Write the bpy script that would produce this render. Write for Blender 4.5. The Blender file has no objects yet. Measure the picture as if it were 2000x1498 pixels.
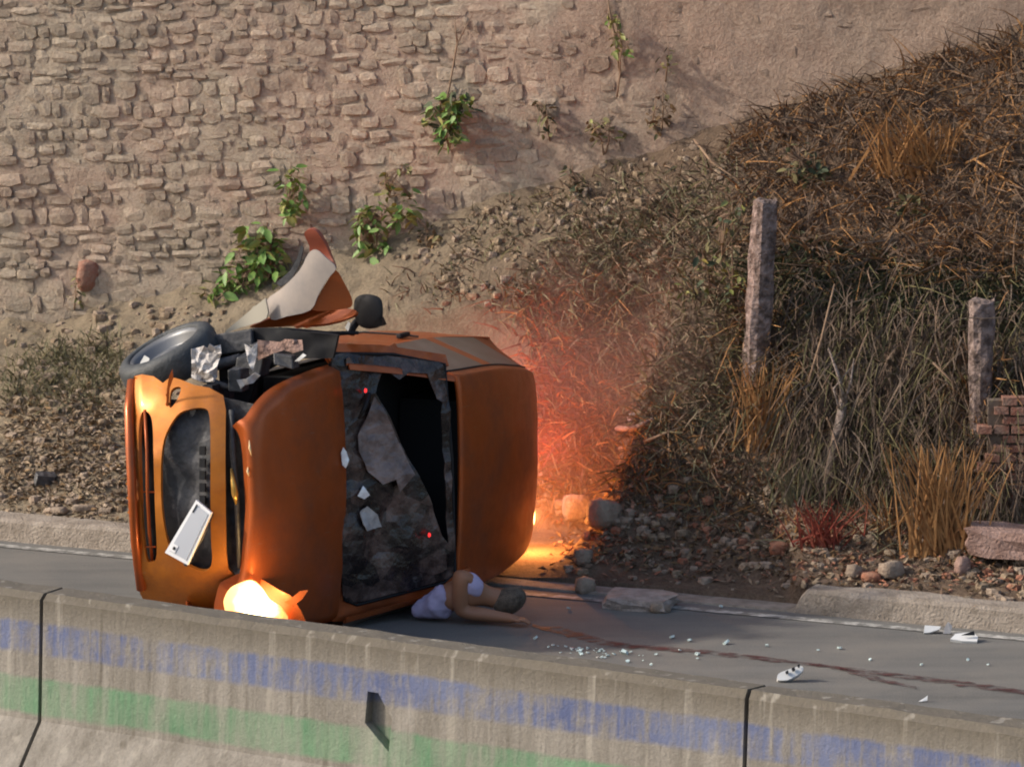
import bpy, bmesh, math, random
import numpy as np
from mathutils import Vector, Matrix
from mathutils.geometry import delaunay_2d_cdt

random.seed(7); rng = np.random.default_rng(7)
R_ = math.radians
sc = bpy.context.scene
col = sc.collection

# ------------------------------------------------------------------ camera, sky, sun, exposure
PITCH = 9.0; DIST = 30.0; FPX = 10050.0; ZC = 1.5
cp, sp = math.cos(R_(PITCH)), math.sin(R_(PITCH))
CAM = np.array([0.0, -DIST*cp, ZC + DIST*sp])
cam_d = bpy.data.cameras.new('camera'); cam = bpy.data.objects.new('camera', cam_d); col.objects.link(cam)
cam.location = CAM; cam.rotation_euler = (R_(90-PITCH), 0, 0)
cam_d.sensor_width = 36; cam_d.lens = 36*FPX/2000; cam_d.clip_start = .5; cam_d.clip_end = 4000
sc.camera = cam

SUN_EL = 32.0
TO_SUN = np.array([-.996*math.cos(R_(SUN_EL)), -.087*math.cos(R_(SUN_EL)), math.sin(R_(SUN_EL))])
w = bpy.data.worlds.new('World'); sc.world = w; w.use_nodes = True
nt = w.node_tree; bg = nt.nodes['Background']
sky = nt.nodes.new('ShaderNodeTexSky'); sky.sky_type = 'NISHITA'; sky.sun_disc = False
sky.sun_elevation = R_(SUN_EL); sky.sun_rotation = math.atan2(TO_SUN[0], TO_SUN[1])
sky.dust_density = 3.0
nt.links.new(sky.outputs[0], bg.inputs[0]); bg.inputs[1].default_value = .15
sl = bpy.data.lights.new('sun', 'SUN'); sl.energy = 2.7; sl.angle = R_(2.5); sl.color = (1, .90, .77)
so = bpy.data.objects.new('sun', sl); col.objects.link(so)
so.rotation_euler = Vector(TO_SUN).to_track_quat('Z', 'Y').to_euler(); so.location = (-6, -6, 12)
sc.view_settings.view_transform = 'Standard'; sc.view_settings.look = 'None'
sc.view_settings.exposure = .42; sc.view_settings.gamma = 1; sc.view_settings.use_curve_mapping = False
sc.cycles.filter_width = 2.0

# ------------------------------------------------------------------ geometry of the view (turns measured points into places)
AXR = np.array([1., 0, 0]); AXU = np.array([0, sp, cp]); AXF = np.array([0, cp, -sp])
def ray(px, py):
    return AXR*((px-1000)/FPX) + AXU*(-(py-749)/FPX) + AXF
def at_y(px, py, Y):
    d = ray(px, py); return CAM + d*((Y-CAM[1])/d[1])
def at_z(px, py, z=0.):
    d = ray(px, py); return CAM + d*((z-CAM[2])/d[2])
def at_plane(px, py, p0, n):
    d = ray(px, py); return CAM + d*(np.dot(np.asarray(p0)-CAM, n)/np.dot(d, n))

# ------------------------------------------------------------------ helpers
def tag(o, label=None, cat=None, group=None, kind=None):
    if label: o['label'] = label
    if cat: o['category'] = cat
    if group: o['group'] = group
    if kind: o['kind'] = kind
    return o
def empty(name, loc, label=None, cat=None, group=None, rot=None):
    o = bpy.data.objects.new(name, None); col.objects.link(o); o.location = loc; o.empty_display_size = .1
    if rot is not None: o.rotation_euler = rot
    return tag(o, label, cat, group)
class MB:
    def __init__(s): s.v = []; s.f = []; s.m = []
    def add(s, vs, fs, mi=0):
        b = len(s.v); s.v += [tuple(map(float, x)) for x in vs]
        s.f += [tuple(b+i for i in f) for f in fs]; s.m += [mi]*len(fs)
    def box(s, c, size, rot=None, mi=0, jit=0.):
        vs = []
        for x in (-.5, .5):
            for y in (-.5, .5):
                for z in (-.5, .5):
                    p = Vector((x*size[0], y*size[1], z*size[2])) + Vector([random.uniform(-jit, jit) for _ in range(3)])
                    if rot is not None: p = rot @ p
                    vs.append(p+Vector(c))
        s.add(vs, [(0,1,3,2),(4,6,7,5),(0,4,5,1),(2,3,7,6),(0,2,6,4),(1,5,7,3)], mi)
    def tube(s, pts, rad, n=6, mi=0, cap=True):
        pts = [Vector(p) for p in pts]; k = len(pts)
        if not hasattr(rad, '__len__'): rad = [rad]*k
        vs = []; prev = None
        for i, p in enumerate(pts):
            t = (pts[min(i+1, k-1)]-pts[max(i-1, 0)]).normalized()
            if prev is None:
                a = Vector((0, 0, 1)) if abs(t.z) < .9 else Vector((1, 0, 0)); x = t.cross(a).normalized()
            else:
                x = (prev - t*prev.dot(t)).normalized()
            prev = x; y = t.cross(x)
            for j in range(n):
                a = 2*math.pi*j/n; vs.append(p + (x*math.cos(a)+y*math.sin(a))*rad[i])
        fs = [(i*n+j, i*n+(j+1) % n, (i+1)*n+(j+1) % n, (i+1)*n+j) for i in range(k-1) for j in range(n)]
        if cap: fs += [tuple(range(n-1, -1, -1)), tuple((k-1)*n+j for j in range(n))]
        s.add(vs, fs, mi)
    def lathe(s, prof, n, M=None, mi=0):
        vs = []; k = len(prof)
        for j in range(n):
            a = 2*math.pi*j/n
            for r, z in prof:
                p = Vector((r*math.cos(a), r*math.sin(a), z)); vs.append(M @ p if M is not None else p)
        s.add(vs, [(j*k+i, ((j+1) % n)*k+i, ((j+1) % n)*k+i+1, j*k+i+1) for j in range(n) for i in range(k-1)], mi)
    def grid(s, P, mi=0, skip=None):
        n, m = len(P), len(P[0])
        fs = [(i*m+j, i*m+j+1, (i+1)*m+j+1, (i+1)*m+j) for i in range(n-1) for j in range(m-1) if not (skip and skip(i, j))]
        s.add([p for row in P for p in row], fs, mi)
    def mesh(s, name, mats, smooth=False):
        me = bpy.data.meshes.new(name); me.from_pydata(s.v, [], s.f)
        for m in (mats if isinstance(mats, (list, tuple)) else [mats]): me.materials.append(m)
        me.polygons.foreach_set('material_index', s.m)
        me.polygons.foreach_set('use_smooth', [smooth]*len(s.f)); me.update(); return me
    def build(s, name, mats, parent=None, smooth=False, loc=None):
        return link(name, s.mesh(name, mats, smooth), parent, loc)
def link(name, me, parent=None, loc=None):
    o = bpy.data.objects.new(name, me); col.objects.link(o)
    if parent: o.parent = parent
    if loc is not None: o.location = loc
    return o
def solid(o, t, off=-1):
    m = o.modifiers.new('thick', 'SOLIDIFY'); m.thickness = t; m.offset = off
    e = o.modifiers.new('edges', 'EDGE_SPLIT'); e.split_angle = R_(40); return o
def bevel(o, wd, seg=2):
    m = o.modifiers.new('bevel', 'BEVEL'); m.width = wd; m.segments = seg; m.limit_method = 'ANGLE'; return o
def subd(o, n=1):
    m = o.modifiers.new('sub', 'SUBSURF'); m.levels = n; m.render_levels = n; return o

def hash2(ix, iy, seed):
    h = (ix.astype(np.int64)*374761393 + iy.astype(np.int64)*668265263 + seed*974634777) & 0x7fffffff
    h = ((h ^ (h >> 13))*1274126177) & 0x7fffffff
    return ((h ^ (h >> 16)) & 0xffff)/65535.0
def vnoise(x, y, seed=0):
    x = np.asarray(x, float); y = np.asarray(y, float)
    ix = np.floor(x); iy = np.floor(y); fx = x-ix; fy = y-iy
    fx = fx*fx*(3-2*fx); fy = fy*fy*(3-2*fy)
    a = hash2(ix, iy, seed); b = hash2(ix+1, iy, seed); c = hash2(ix, iy+1, seed); d = hash2(ix+1, iy+1, seed)
    return (a*(1-fx)+b*fx)*(1-fy)+(c*(1-fx)+d*fx)*fy
def fbm(x, y, oct=4, seed=0):
    s = 0; a = .5; x = np.asarray(x, float); y = np.asarray(y, float)
    for i in range(oct):
        s = s + a*(vnoise(x, y, seed+i*17)-.5)*2; x = x*2.03+3.1; y = y*2.03+1.7; a *= .5
    return s
def inside(poly, x, y):
    c = False; n = len(poly)
    for i in range(n):
        x1, y1 = poly[i]; x2, y2 = poly[i-1]
        if (y1 > y) != (y2 > y) and x < (x2-x1)*(y-y1)/(y2-y1)+x1: c = not c
    return c

# ------------------------------------------------------------------ materials
def mat(name, color, rough=.8, metal=0., var=.0, scale=8., bump=0., bscale=40., color2=None, lo=.35, hi=.65, spec=.5, coat=0., detail=6, bdist=.02):
    m = bpy.data.materials.new(name); m.use_nodes = True; t = m.node_tree; b = t.nodes['Principled BSDF']
    b.inputs['Base Color'].default_value = (*color, 1); b.inputs['Roughness'].default_value = rough
    b.inputs['Metallic'].default_value = metal; b.inputs['Specular IOR Level'].default_value = spec
    b.inputs['Coat Weight'].default_value = coat
    tc = t.nodes.new('ShaderNodeTexCoord'); geo = t.nodes.new('ShaderNodeNewGeometry')
    if color2:
        n = t.nodes.new('ShaderNodeTexNoise'); n.inputs['Scale'].default_value = scale; n.inputs['Detail'].default_value = detail
        n.inputs['Roughness'].default_value = .65
        r = t.nodes.new('ShaderNodeValToRGB'); r.color_ramp.elements[0].position = lo; r.color_ramp.elements[1].position = hi
        r.color_ramp.elements[0].color = (*color, 1); r.color_ramp.elements[1].color = (*color2, 1)
        t.links.new(geo.outputs['Position'], n.inputs['Vector']); t.links.new(n.outputs['Fac'], r.inputs[0])
        t.links.new(r.outputs[0], b.inputs['Base Color'])
    if bump:
        n2 = t.nodes.new('ShaderNodeTexNoise'); n2.inputs['Scale'].default_value = bscale; n2.inputs['Detail'].default_value = 8
        bp = t.nodes.new('ShaderNodeBump'); bp.inputs['Strength'].default_value = bump; bp.inputs['Distance'].default_value = bdist
        t.links.new(geo.outputs['Position'], n2.inputs['Vector']); t.links.new(n2.outputs['Fac'], bp.inputs['Height'])
        t.links.new(bp.outputs[0], b.inputs['Normal'])
    return m
class NT:
    """tiny node helper on an existing material"""
    def __init__(s, m): s.m = m; s.t = m.node_tree; s.b = s.t.nodes['Principled BSDF']
    def n(s, ty, **kw):
        x = s.t.nodes.new(ty)
        for k, v in kw.items(): setattr(x, k, v)
        return x
    def l(s, a, b): s.t.links.new(a, b)
    def noise(s, vec, scale, detail=5, rough=.6):
        x = s.n('ShaderNodeTexNoise'); x.inputs['Scale'].default_value = scale; x.inputs['Detail'].default_value = detail
        x.inputs['Roughness'].default_value = rough; s.l(vec, x.inputs['Vector']); return x.outputs['Fac']
    def ramp(s, fac, stops, interp='LINEAR'):
        r = s.n('ShaderNodeValToRGB'); r.color_ramp.interpolation = interp; e = r.color_ramp.elements
        while len(e) < len(stops): e.new(.5)
        for i, (p, c) in enumerate(stops):
            e[i].position = p; e[i].color = (*c, 1) if hasattr(c, '__len__') else (c, c, c, 1)
        s.l(fac, r.inputs[0]); return r.outputs[0]
    def mix(s, fac, a, b, mode='MIX'):
        x = s.n('ShaderNodeMix', data_type='RGBA', blend_type=mode)
        for sock, v in ((0, fac), (6, a), (7, b)):
            if hasattr(v, 'is_output'): s.l(v, x.inputs[sock])
            elif sock == 0: x.inputs[0].default_value = v
            else: x.inputs[sock].default_value = (*v, 1)
        return x.outputs[2]
    def math(s, op, a, b=0.):
        x = s.n('ShaderNodeMath', operation=op)
        for i, v in enumerate((a, b)):
            if hasattr(v, 'is_output'): s.l(v, x.inputs[i])
            else: x.inputs[i].default_value = v
        return x.outputs[0]
    def scaled(s, vec, sx, sy, sz):
        x = s.n('ShaderNodeMapping'); x.inputs['Scale'].default_value = (sx, sy, sz); s.l(vec, x.inputs[0]); return x.outputs[0]
def emit(name, color, strength):
    m = bpy.data.materials.new(name); m.use_nodes = True; b = m.node_tree.nodes['Principled BSDF']
    b.inputs['Base Color'].default_value = (*color, 1); b.inputs['Emission Color'].default_value = (*color, 1)
    b.inputs['Emission Strength'].default_value = strength; return m

# masonry: tan, grey and pinkish stones, change of stone across the wall and per stone
def stone_material(name, mortar=False):
    m = mat(name, (.3, .23, .16), rough=.95, spec=.2); N = NT(m)
    g = N.n('ShaderNodeNewGeometry'); P = g.outputs['Position']; oi = N.n('ShaderNodeObjectInfo')
    big = N.noise(P, 1.1, 3); mid = N.noise(P, 7., 3); fine = N.noise(P, 45., 6)
    sep = N.n('ShaderNodeSeparateXYZ'); N.l(P, sep.inputs[0])
    base = N.ramp(big, [(.3, (.41, .335, .255)), (.45, (.39, .315, .24)), (.55, (.40, .265, .205)), (.72, (.37, .275, .205))])
    var = N.ramp(mid, [(.25, (.22, .165, .12)), (.42, (.38, .295, .215)), (.55, (.43, .365, .275)), (.68, (.36, .235, .17)), (.8, (.52, .45, .35))])
    c = N.mix(.5 if not mortar else .3, base, var)
    # redder smoother rendering towards the far right end of the wall
    xr = N.math('ADD', N.math('MULTIPLY', sep.outputs[0], .30), N.math('MULTIPLY', N.math('SUBTRACT', big, .5), .8))
    fx = N.ramp(xr, [(0., 0.), (.30, 1.)])
    c = N.mix(N.math('MULTIPLY', fx, .8), c, N.ramp(mid, [(.3, (.26, .165, .12)), (.7, (.35, .235, .175))]))
    c = N.mix(.35, c, N.ramp(fine, [(.3, (.17, .13, .10)), (.7, (.54, .46, .37))]))
    if not mortar:
        rv = N.ramp(oi.outputs['Random'], [(0., .78), (1., 1.18)])
        c = N.mix(1., c, rv, 'MULTIPLY')
    N.l(c, N.b.inputs['Base Color'])
    bp = N.n('ShaderNodeBump'); bp.inputs['Strength'].default_value = .9; bp.inputs['Distance'].default_value = .02
    N.l(N.math('ADD', N.noise(P, 28., 8, .7), N.math('MULTIPLY', N.noise(P, 90., 4), .4)), bp.inputs['Height']); N.l(bp.outputs[0], N.b.inputs['Normal'])
    return m
M_stone = stone_material('stone'); M_mortar = stone_material('mortar', True)

def soil_material():
    m = mat('soil', (.25, .19, .13), rough=1., spec=.15); N = NT(m)
    g = N.n('ShaderNodeNewGeometry'); P = g.outputs['Position']; sep = N.n('ShaderNodeSeparateXYZ'); N.l(P, sep.inputs[0])
    big = N.noise(P, .9, 4); mid = N.noise(P, 6., 6, .7); fine = N.noise(P, 50., 6, .7)
    sandy = N.ramp(mid, [(.3, (.20, .155, .105)), (.5, (.28, .225, .155)), (.72, (.33, .27, .19))])
    clay = N.ramp(mid, [(.28, (.07, .043, .030)), (.5, (.125, .08, .055)), (.72, (.185, .128, .09))])
    xr = N.math('ADD', N.math('MULTIPLY', sep.outputs[0], .35), N.math('MULTIPLY', N.math('SUBTRACT', big, .5), 1.2))
    f = N.ramp(N.math('ADD', xr, .35), [(.0, 0.), (.6, 1.)])
    c = N.mix(f, sandy, clay)
    c = N.mix(.3, c, N.ramp(fine, [(.3, (.05, .035, .025)), (.7, (.36, .29, .21))]))
    N.l(c, N.b.inputs['Base Color'])
    bp = N.n('ShaderNodeBump'); bp.inputs['Strength'].default_value = 1.; bp.inputs['Distance'].default_value = .03
    N.l(N.math('ADD', N.noise(P, 18., 8, .7), N.math('MULTIPLY', fine, .5)), bp.inputs['Height']); N.l(bp.outputs[0], N.b.inputs['Normal'])
    return m
M_soil = soil_material()
M_asphalt = mat('asphalt', (.088, .087, .081), rough=.92, color2=(.15, .143, .13), scale=2.2, lo=.3, hi=.7, bump=.5, bscale=160, bdist=.006)
N = NT(M_asphalt); g_ = N.n('ShaderNodeNewGeometry'); P_ = g_.outputs['Position']
al = N.n('ShaderNodeMapping'); al.inputs['Rotation'].default_value = (0, 0, R_(29)); al.inputs['Scale'].default_value = (.25, 2.2, 1); N.l(P_, al.inputs[0])
tr_ = N.noise(al.outputs[0], 1.6, 5, .6); ds_ = N.noise(P_, 1.4, 6, .7); ag_ = N.noise(P_, 120., 3)
c_ = N.ramp(tr_, [(.3, (.085, .083, .077)), (.5, (.125, .122, .113)), (.7, (.165, .158, .145))]); c_ = N.mix(N.ramp(ds_, [(.45, 0.), (.75, .7)]), c_, (.22, .195, .16))
c_ = N.mix(.3, c_, N.ramp(ag_, [(.35, (.05, .05, .047)), (.65, (.24, .235, .22))])); N.l(c_, N.b.inputs['Base Color'])
M_kerb = mat('kerb_concrete', (.20, .165, .13), rough=.95, color2=(.34, .29, .24), scale=9., bump=.7, bscale=60)
M_line = mat('worn_road_paint', (.16, .155, .14), rough=.8, color2=(.50, .48, .44), scale=11., lo=.44, hi=.64)
M_conc = mat('old_concrete', (.24, .20, .17), rough=.95, color2=(.40, .34, .30), scale=12., bump=.8, bscale=50)
M_conc_red = mat('pinkish_concrete', (.22, .13, .10), rough=.95, color2=(.36, .24, .20), scale=10., bump=.8, bscale=50)
M_brick = mat('clay_brick', (.26, .095, .06), rough=.95, color2=(.30, .19, .14), scale=14., bump=.7, bscale=60)
M_brick_mortar = mat('brick_mortar', (.10, .075, .06), rough=1., color2=(.16, .12, .09), scale=20.)
M_bark = mat('weathered_timber', (.12, .085, .065), rough=1., color2=(.36, .29, .25), scale=16., bump=1., bscale=40, bdist=.03)
M_twig = mat('dry_twig', (.20, .13, .085), rough=1., color2=(.30, .20, .13), scale=10.)
M_straw = mat('straw', (.26, .12, .04), rough=.9, color2=(.40, .21, .08), scale=12.)
M_dry = mat('dry_grass_brown', (.095, .058, .040), rough=.95, color2=(.22, .145, .095), scale=9.)
M_dark = mat('dead_vine', (.07, .05, .04), rough=1., color2=(.17, .125, .09), scale=9.)
M_weed = mat('olive_weed', (.075, .075, .03), rough=.9, color2=(.17, .14, .06), scale=7.)
M_dgreen = mat('dark_ivy', (.03, .045, .022), rough=.8, color2=(.085, .10, .05), scale=9.)
M_pale = mat('pale_grass', (.15, .15, .085), rough=.9, color2=(.25, .22, .13), scale=7.)
M_leaf = mat('green_leaf', (.075, .17, .03), rough=.55, color2=(.17, .27, .06), scale=14.)
M_leaf2 = mat('yellow_green_leaf', (.15, .18, .04), rough=.6, color2=(.28, .26, .08), scale=14.)
M_leaf3 = mat('brown_leaf', (.13, .075, .035), rough=.9, color2=(.24, .15, .07), scale=14.)
M_litter = mat('leaf_litter', (.14, .095, .06), rough=1., color2=(.34, .26, .175), scale=22.)
M_rock = mat('rubble_stone', (.23, .17, .125), rough=.95, color2=(.36, .28, .21), scale=12., bump=.7, bscale=60)
M_rockred = mat('red_rubble', (.30, .11, .06), rough=.95, color2=(.36, .19, .12), scale=12., bump=.7, bscale=60)
M_plastic_w = mat('white_plastic', (.72, .72, .70), rough=.4)
M_plastic_g = mat('grey_plastic', (.30, .29, .29), rough=.45, color2=(.45, .43, .42), scale=25.)
M_black = mat('black_plastic', (.010, .010, .012), rough=.55, spec=.3)
M_dust_black = mat('dusty_black_plastic', (.028, .029, .033), rough=.5, color2=(.10, .095, .10), scale=9., lo=.45, hi=.75, bump=.3, bscale=30)
M_int = mat('car_interior', (.006, .007, .009), rough=.9)
M_tyre = mat('tyre_rubber', (.028, .031, .034), rough=.6, color2=(.06, .065, .068), scale=12., bump=.3, bscale=80)
M_rim = mat('steel_rim', (.17, .175, .185), rough=.45, metal=.5)
M_hub = mat('dark_hub', (.05, .052, .056), rough=.5)
M_metal = mat('bare_sheet_metal', (.27, .245, .235), rough=.5, metal=.2, color2=(.36, .31, .28), scale=6.)
M_wintglass = mat('dusty_side_glass', (.10, .07, .055), rough=.3, spec=.6, color2=(.16, .12, .10), scale=5.)
M_chip = mat('glass_chip', (.55, .66, .64), rough=.1, spec=.8)
M_skin = mat('skin', (.33, .155, .085), rough=.55)
M_hair = mat('hair', (.055, .042, .03), rough=.8, color2=(.15, .115, .085), scale=30., bump=.5, bscale=120)
M_shirt = mat('lilac_cotton', (.44, .39, .58), rough=.9, color2=(.52, .46, .64), scale=6., bump=.4, bscale=14, bdist=.03)
M_fluid = mat('dark_red_fluid', (.045, .010, .010), rough=.7, color2=(.10, .022, .022), scale=9.)

def paint_material(name='copper_orange_paint', base=(.40, .084, .014)):
    m = mat(name, base, rough=.36, metal=.45, coat=.15); N = NT(m)
    g = N.n('ShaderNodeNewGeometry'); P = g.outputs['Position']
    n1 = N.noise(P, 5., 6, .7); n2 = N.noise(P, 160., 2)
    c = N.mix(N.ramp(n1, [(.45, 0.), (.8, .5)]), base, (.19, .06, .028))
    c = N.mix(N.ramp(n2, [(.5, 0.), (.8, .25)]), c, (.55, .21, .05))
    tcp = N.n('ShaderNodeTexCoord'); scr = N.noise(N.scaled(tcp.outputs['Object'], 3., 60., 14.), 1.6, 3, .6); gr = N.noise(P, 1.9, 6, .72)
    c = N.mix(N.ramp(scr, [(.66, 0.), (.71, .45)]), c, (.30, .20, .14))
    c = N.mix(N.ramp(gr, [(.48, 0.), (.72, .6)]), c, (.15, .062, .036))
    N.l(c, N.b.inputs['Base Color'])
    N.l(N.ramp(gr, [(.35, .30), (.7, .58)]), N.b.inputs['Roughness'])
    N.b.inputs['Coat Roughness'].default_value = .12
    return m
M_paint = paint_material(); M_bump = paint_material('sunlit_bumper_paint', (.50, .165, .02))  # bumper copy of the body paint, sunlit gold put into its base colour

def shattered_material():
    m = mat('shattered_glass', (.1, .1, .1), rough=.2, spec=.45); N = NT(m)
    g = N.n('ShaderNodeNewGeometry'); P = g.outputs['Position']
    v = N.n('ShaderNodeTexVoronoi', feature='DISTANCE_TO_EDGE'); v.inputs['Scale'].default_value = 17.; N.l(P, v.inputs['Vector'])
    n1 = N.noise(P, 4.5, 5, .65); n2 = N.noise(P, 11., 4)
    crack = N.ramp(v.outputs['Distance'], [(.0, 1.), (.035, 0.)])
    wv = N.n('ShaderNodeTexVoronoi'); wv.inputs['Scale'].default_value = 7.; N.l(N.mix(.12, P, wv.outputs['Color']) if False else P, wv.inputs['Vector'])
    cell = N.n('ShaderNodeSeparateColor'); N.l(wv.outputs['Color'], cell.inputs[0])
    f_ = N.math('ADD', N.math('MULTIPLY', cell.outputs[0], .20), N.math('MULTIPLY', n1, .92))
    c = N.ramp(f_, [(.36, (.008, .006, .006)), (.50, (.018, .013, .013)), (.62, (.07, .046, .040)), (.74, (.16, .11, .095)), (.86, (.25, .19, .17))])
    c = N.mix(N.math('MULTIPLY', crack, N.ramp(n2, [(.5, 0.), (.7, .35)])), c, (.34, .31, .31))
    N.l(c, N.b.inputs['Base Color'])
    N.l(N.ramp(n2, [(.35, .12), (.65, .42)]), N.b.inputs['Roughness'])
    bp = N.n('ShaderNodeBump'); bp.inputs['Strength'].default_value = .55; bp.inputs['Distance'].default_value = .02
    N.l(N.noise(P, 14., 4), bp.inputs['Height']); N.l(bp.outputs[0], N.b.inputs['Normal'])
    return m
M_shat = shattered_material()

def barrier_material():
    m = mat('painted_barrier_concrete', (.3, .27, .22), rough=.95, spec=.2); N = NT(m)
    tc = N.n('ShaderNodeTexCoord'); P = tc.outputs['Object']; sep = N.n('ShaderNodeSeparateXYZ'); N.l(P, sep.inputs[0])
    g = N.n('ShaderNodeNewGeometry'); W = g.outputs['Position']
    streak = N.noise(N.scaled(W, 9., 9., .9), 1., 6, .65); streak2 = N.noise(N.scaled(W, 26., 26., 2.2), 1., 4, .6)
    blot = N.noise(W, 3.2, 6, .7); fine = N.noise(W, 70., 5); big = N.noise(W, 1.3, 3)
    conc = N.ramp(streak, [(.3, (.14, .125, .105)), (.5, (.225, .205, .178)), (.7, (.32, .295, .26))])
    conc = N.mix(.25, conc, N.ramp(fine, [(.3, (.12, .105, .085)), (.7, (.34, .31, .265))]))
    z = N.math('ADD', sep.outputs[2], N.math('MULTIPLY', N.math('SUBTRACT', blot, .5), .06))
    zd = N.math('ADD', sep.outputs[2], N.math('MULTIPLY', N.math('SUBTRACT', streak, .5), .30))
    # grime running down from the coping
    c = N.mix(N.ramp(zd, [(.80, 0.), (.97, .8)]), conc, (.115, .098, .075))
    runs = N.noise(N.scaled(W, 15., 15., .5), 1., 3, .5)
    c = N.mix(N.ramp(runs, [(.60, 0.), (.70, .55)]), c, (.36, .33, .28))
    c = N.mix(N.ramp(runs, [(.28, .55), (.38, 0.)]), c, (.11, .095, .075))
    def band(lo, hi, soft=.012):
        return N.ramp(z, [(lo-soft, 0.), (lo+soft, 1.), (hi-soft, 1.), (hi+soft, 0.)])
    wearb = N.ramp(N.math('ADD', N.math('MULTIPLY', streak2, .4), N.math('MULTIPLY', blot, .6)), [(.43, .88), (.57, .08)])
    wearg = N.ramp(N.math('ADD', N.math('MULTIPLY', streak, .5), N.math('MULTIPLY', big, .5)), [(.44, .85), (.60, .25)])
    blue = N.ramp(big, [(.35, (.075, .10, .215)), (.65, (.14, .165, .27))])
    green = N.ramp(blot, [(.35, (.085, .21, .11)), (.65, (.16, .29, .17))])
    c = N.mix(N.math('MULTIPLY', band(.685, .845), wearb), c, blue)
    c = N.mix(N.math('MULTIPLY', band(.375, .56), wearg), c, green)
    N.l(c, N.b.inputs['Base Color'])
    bp = N.n('ShaderNodeBump'); bp.inputs['Strength'].default_value = .7; bp.inputs['Distance'].default_value = .012
    N.l(N.math('ADD', N.noise(W, 40., 7, .7), N.math('MULTIPLY', streak2, .6)), bp.inputs['Height']); N.l(bp.outputs[0], N.b.inputs['Normal'])
    return m
M_barrier = barrier_material()

# ------------------------------------------------------------------ setting: lines of road and wall
K0, K1 = at_z(0, 1056), at_z(2000, 1238)
KS = (K1[1]-K0[1])/(K1[0]-K0[0])                      # slope of kerb line dY/dX
def yk(x): return K0[1]+KS*(np.asarray(x)-K0[0])      # kerb face
kd = np.array([1, KS]); kd = kd/np.linalg.norm(kd); kn = np.array([-kd[1], kd[0]])   # along, away from road
KBACK = .20/kn[1]
WS = math.tan(R_(-14)); WY0 = 4.6
def yw(x): return np.maximum(WY0+WS*np.asarray(x, float), yk(x)+.8)
wn = np.array([-math.sin(R_(15)), -math.cos(R_(15)), 0]) * -1
def at_wall(px, py, off=0.):
    n = np.array([-WS, 1, 0.]); n /= np.linalg.norm(n)
    return at_plane(px, py, np.array([0, WY0, 0])-n*off, n)
base_px = [(-500, 735), (-200, 665), (0, 628), (270, 570), (420, 545), (600, 490), (900, 385), (1150, 305), (1400, 235), (1560, 175), (1750, 108), (2000, 18), (2400, -110)]
bp_ = [at_wall(*p) for p in base_px]
BX = [p[0] for p in bp_]; BZ = [p[2] for p in bp_]
def zb(x): return np.interp(x, BX, BZ)
O_car = np.array([-2.16, -.42, 0.]); TH = R_(20)
TILT = .05
aF = np.array([-math.sin(TH), -math.cos(TH), TILT]); aF /= np.linalg.norm(aF); aU = np.array([math.cos(TH), -math.sin(TH), 0]); aR = np.cross(aU, aF)*-1; aR = aR if aR[2] > 0 else -aR
def kfac(x):
    x = np.asarray(x, float); return 1-np.clip((x+.75)/.25, 0, 1)*np.clip((1.74-x)/.06, 0, 1)
def terr(x, y, detail=True):
    x = np.asarray(x, float); y = np.asarray(y, float)
    a = yk(x)+KBACK; b = yw(x); s = np.clip((y-a)/(b-a), 0, 1.05)
    z0 = .035+.095*kfac(x); top = zb(x)
    left = z0+(top-z0)*(.75*s+.25*s*s)
    sr = np.interp(s, [0, .16, .30, .40, .60, 1.05], [0, .04, .13, .40, .66, 1.03])
    right = z0+(top-z0)*sr
    wgt = np.clip((x-.2)/1.2, 0, 1); wgt = wgt*wgt*(3-2*wgt)
    sm = np.interp(s, [0, .2, .5, 1.05], [0, .06, .42, 1.03])
    mid = z0+(top-z0)*sm
    wm = np.clip((x+2.2)/1.0, 0, 1)
    z = (left*(1-wm)+mid*wm)*(1-wgt)+right*wgt
    if detail:
        amp = np.clip(s*6, .15, 1)
        z = z+amp*(.10*fbm(x*1.3, y*1.3, 3, 5)+.045*fbm(x*5, y*5, 4, 9)+.016*fbm(x*22, y*22, 3, 13))
    # ground pressed flat under the rear of the overturned car
    rx = x-O_car[0]; ry = y-O_car[1]; f = rx*aF[0]+ry*aF[1]; u = rx*aU[0]+ry*aU[1]
    m = np.clip((f+4.7)/.5, 0, 1)*np.clip((-f)/.4, 0, 1)*np.clip((u+.5)/.4, 0, 1)*np.clip((1.75-u)/.35, 0, 1)
    return z*(1-m)+np.minimum(z, .02)*m
def hits(px, py, y0=-2., y1=7.5, n=420):
    """where the lines of sight meet the bank (arrays)"""
    px = np.asarray(px, float); py = np.asarray(py, float)
    D = AXR[None]*((px-1000)/FPX)[:, None]+AXU[None]*(-(py-749)/FPX)[:, None]+AXF[None]
    out = np.full((len(px), 3), np.nan); done = np.zeros(len(px), bool)
    for Y in np.linspace(y0, y1, n):
        t = (Y-CAM[1])/D[:, 1]; P = CAM[None]+D*t[:, None]
        zt = terr(P[:, 0], P[:, 1]); zt = np.where(P[:, 1] < yk(P[:, 0])+KBACK, 0, zt)
        h = (~done) & ((P[:, 2] <= zt) | (Y >= yw(P[:, 0])-.02))
        out[h] = P[h]; out[h, 2] = np.where(P[h, 2] <= zt[h], zt[h], P[h, 2]); done |= h
    return out
def hit(px, py): return hits([px], [py])[0]

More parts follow.
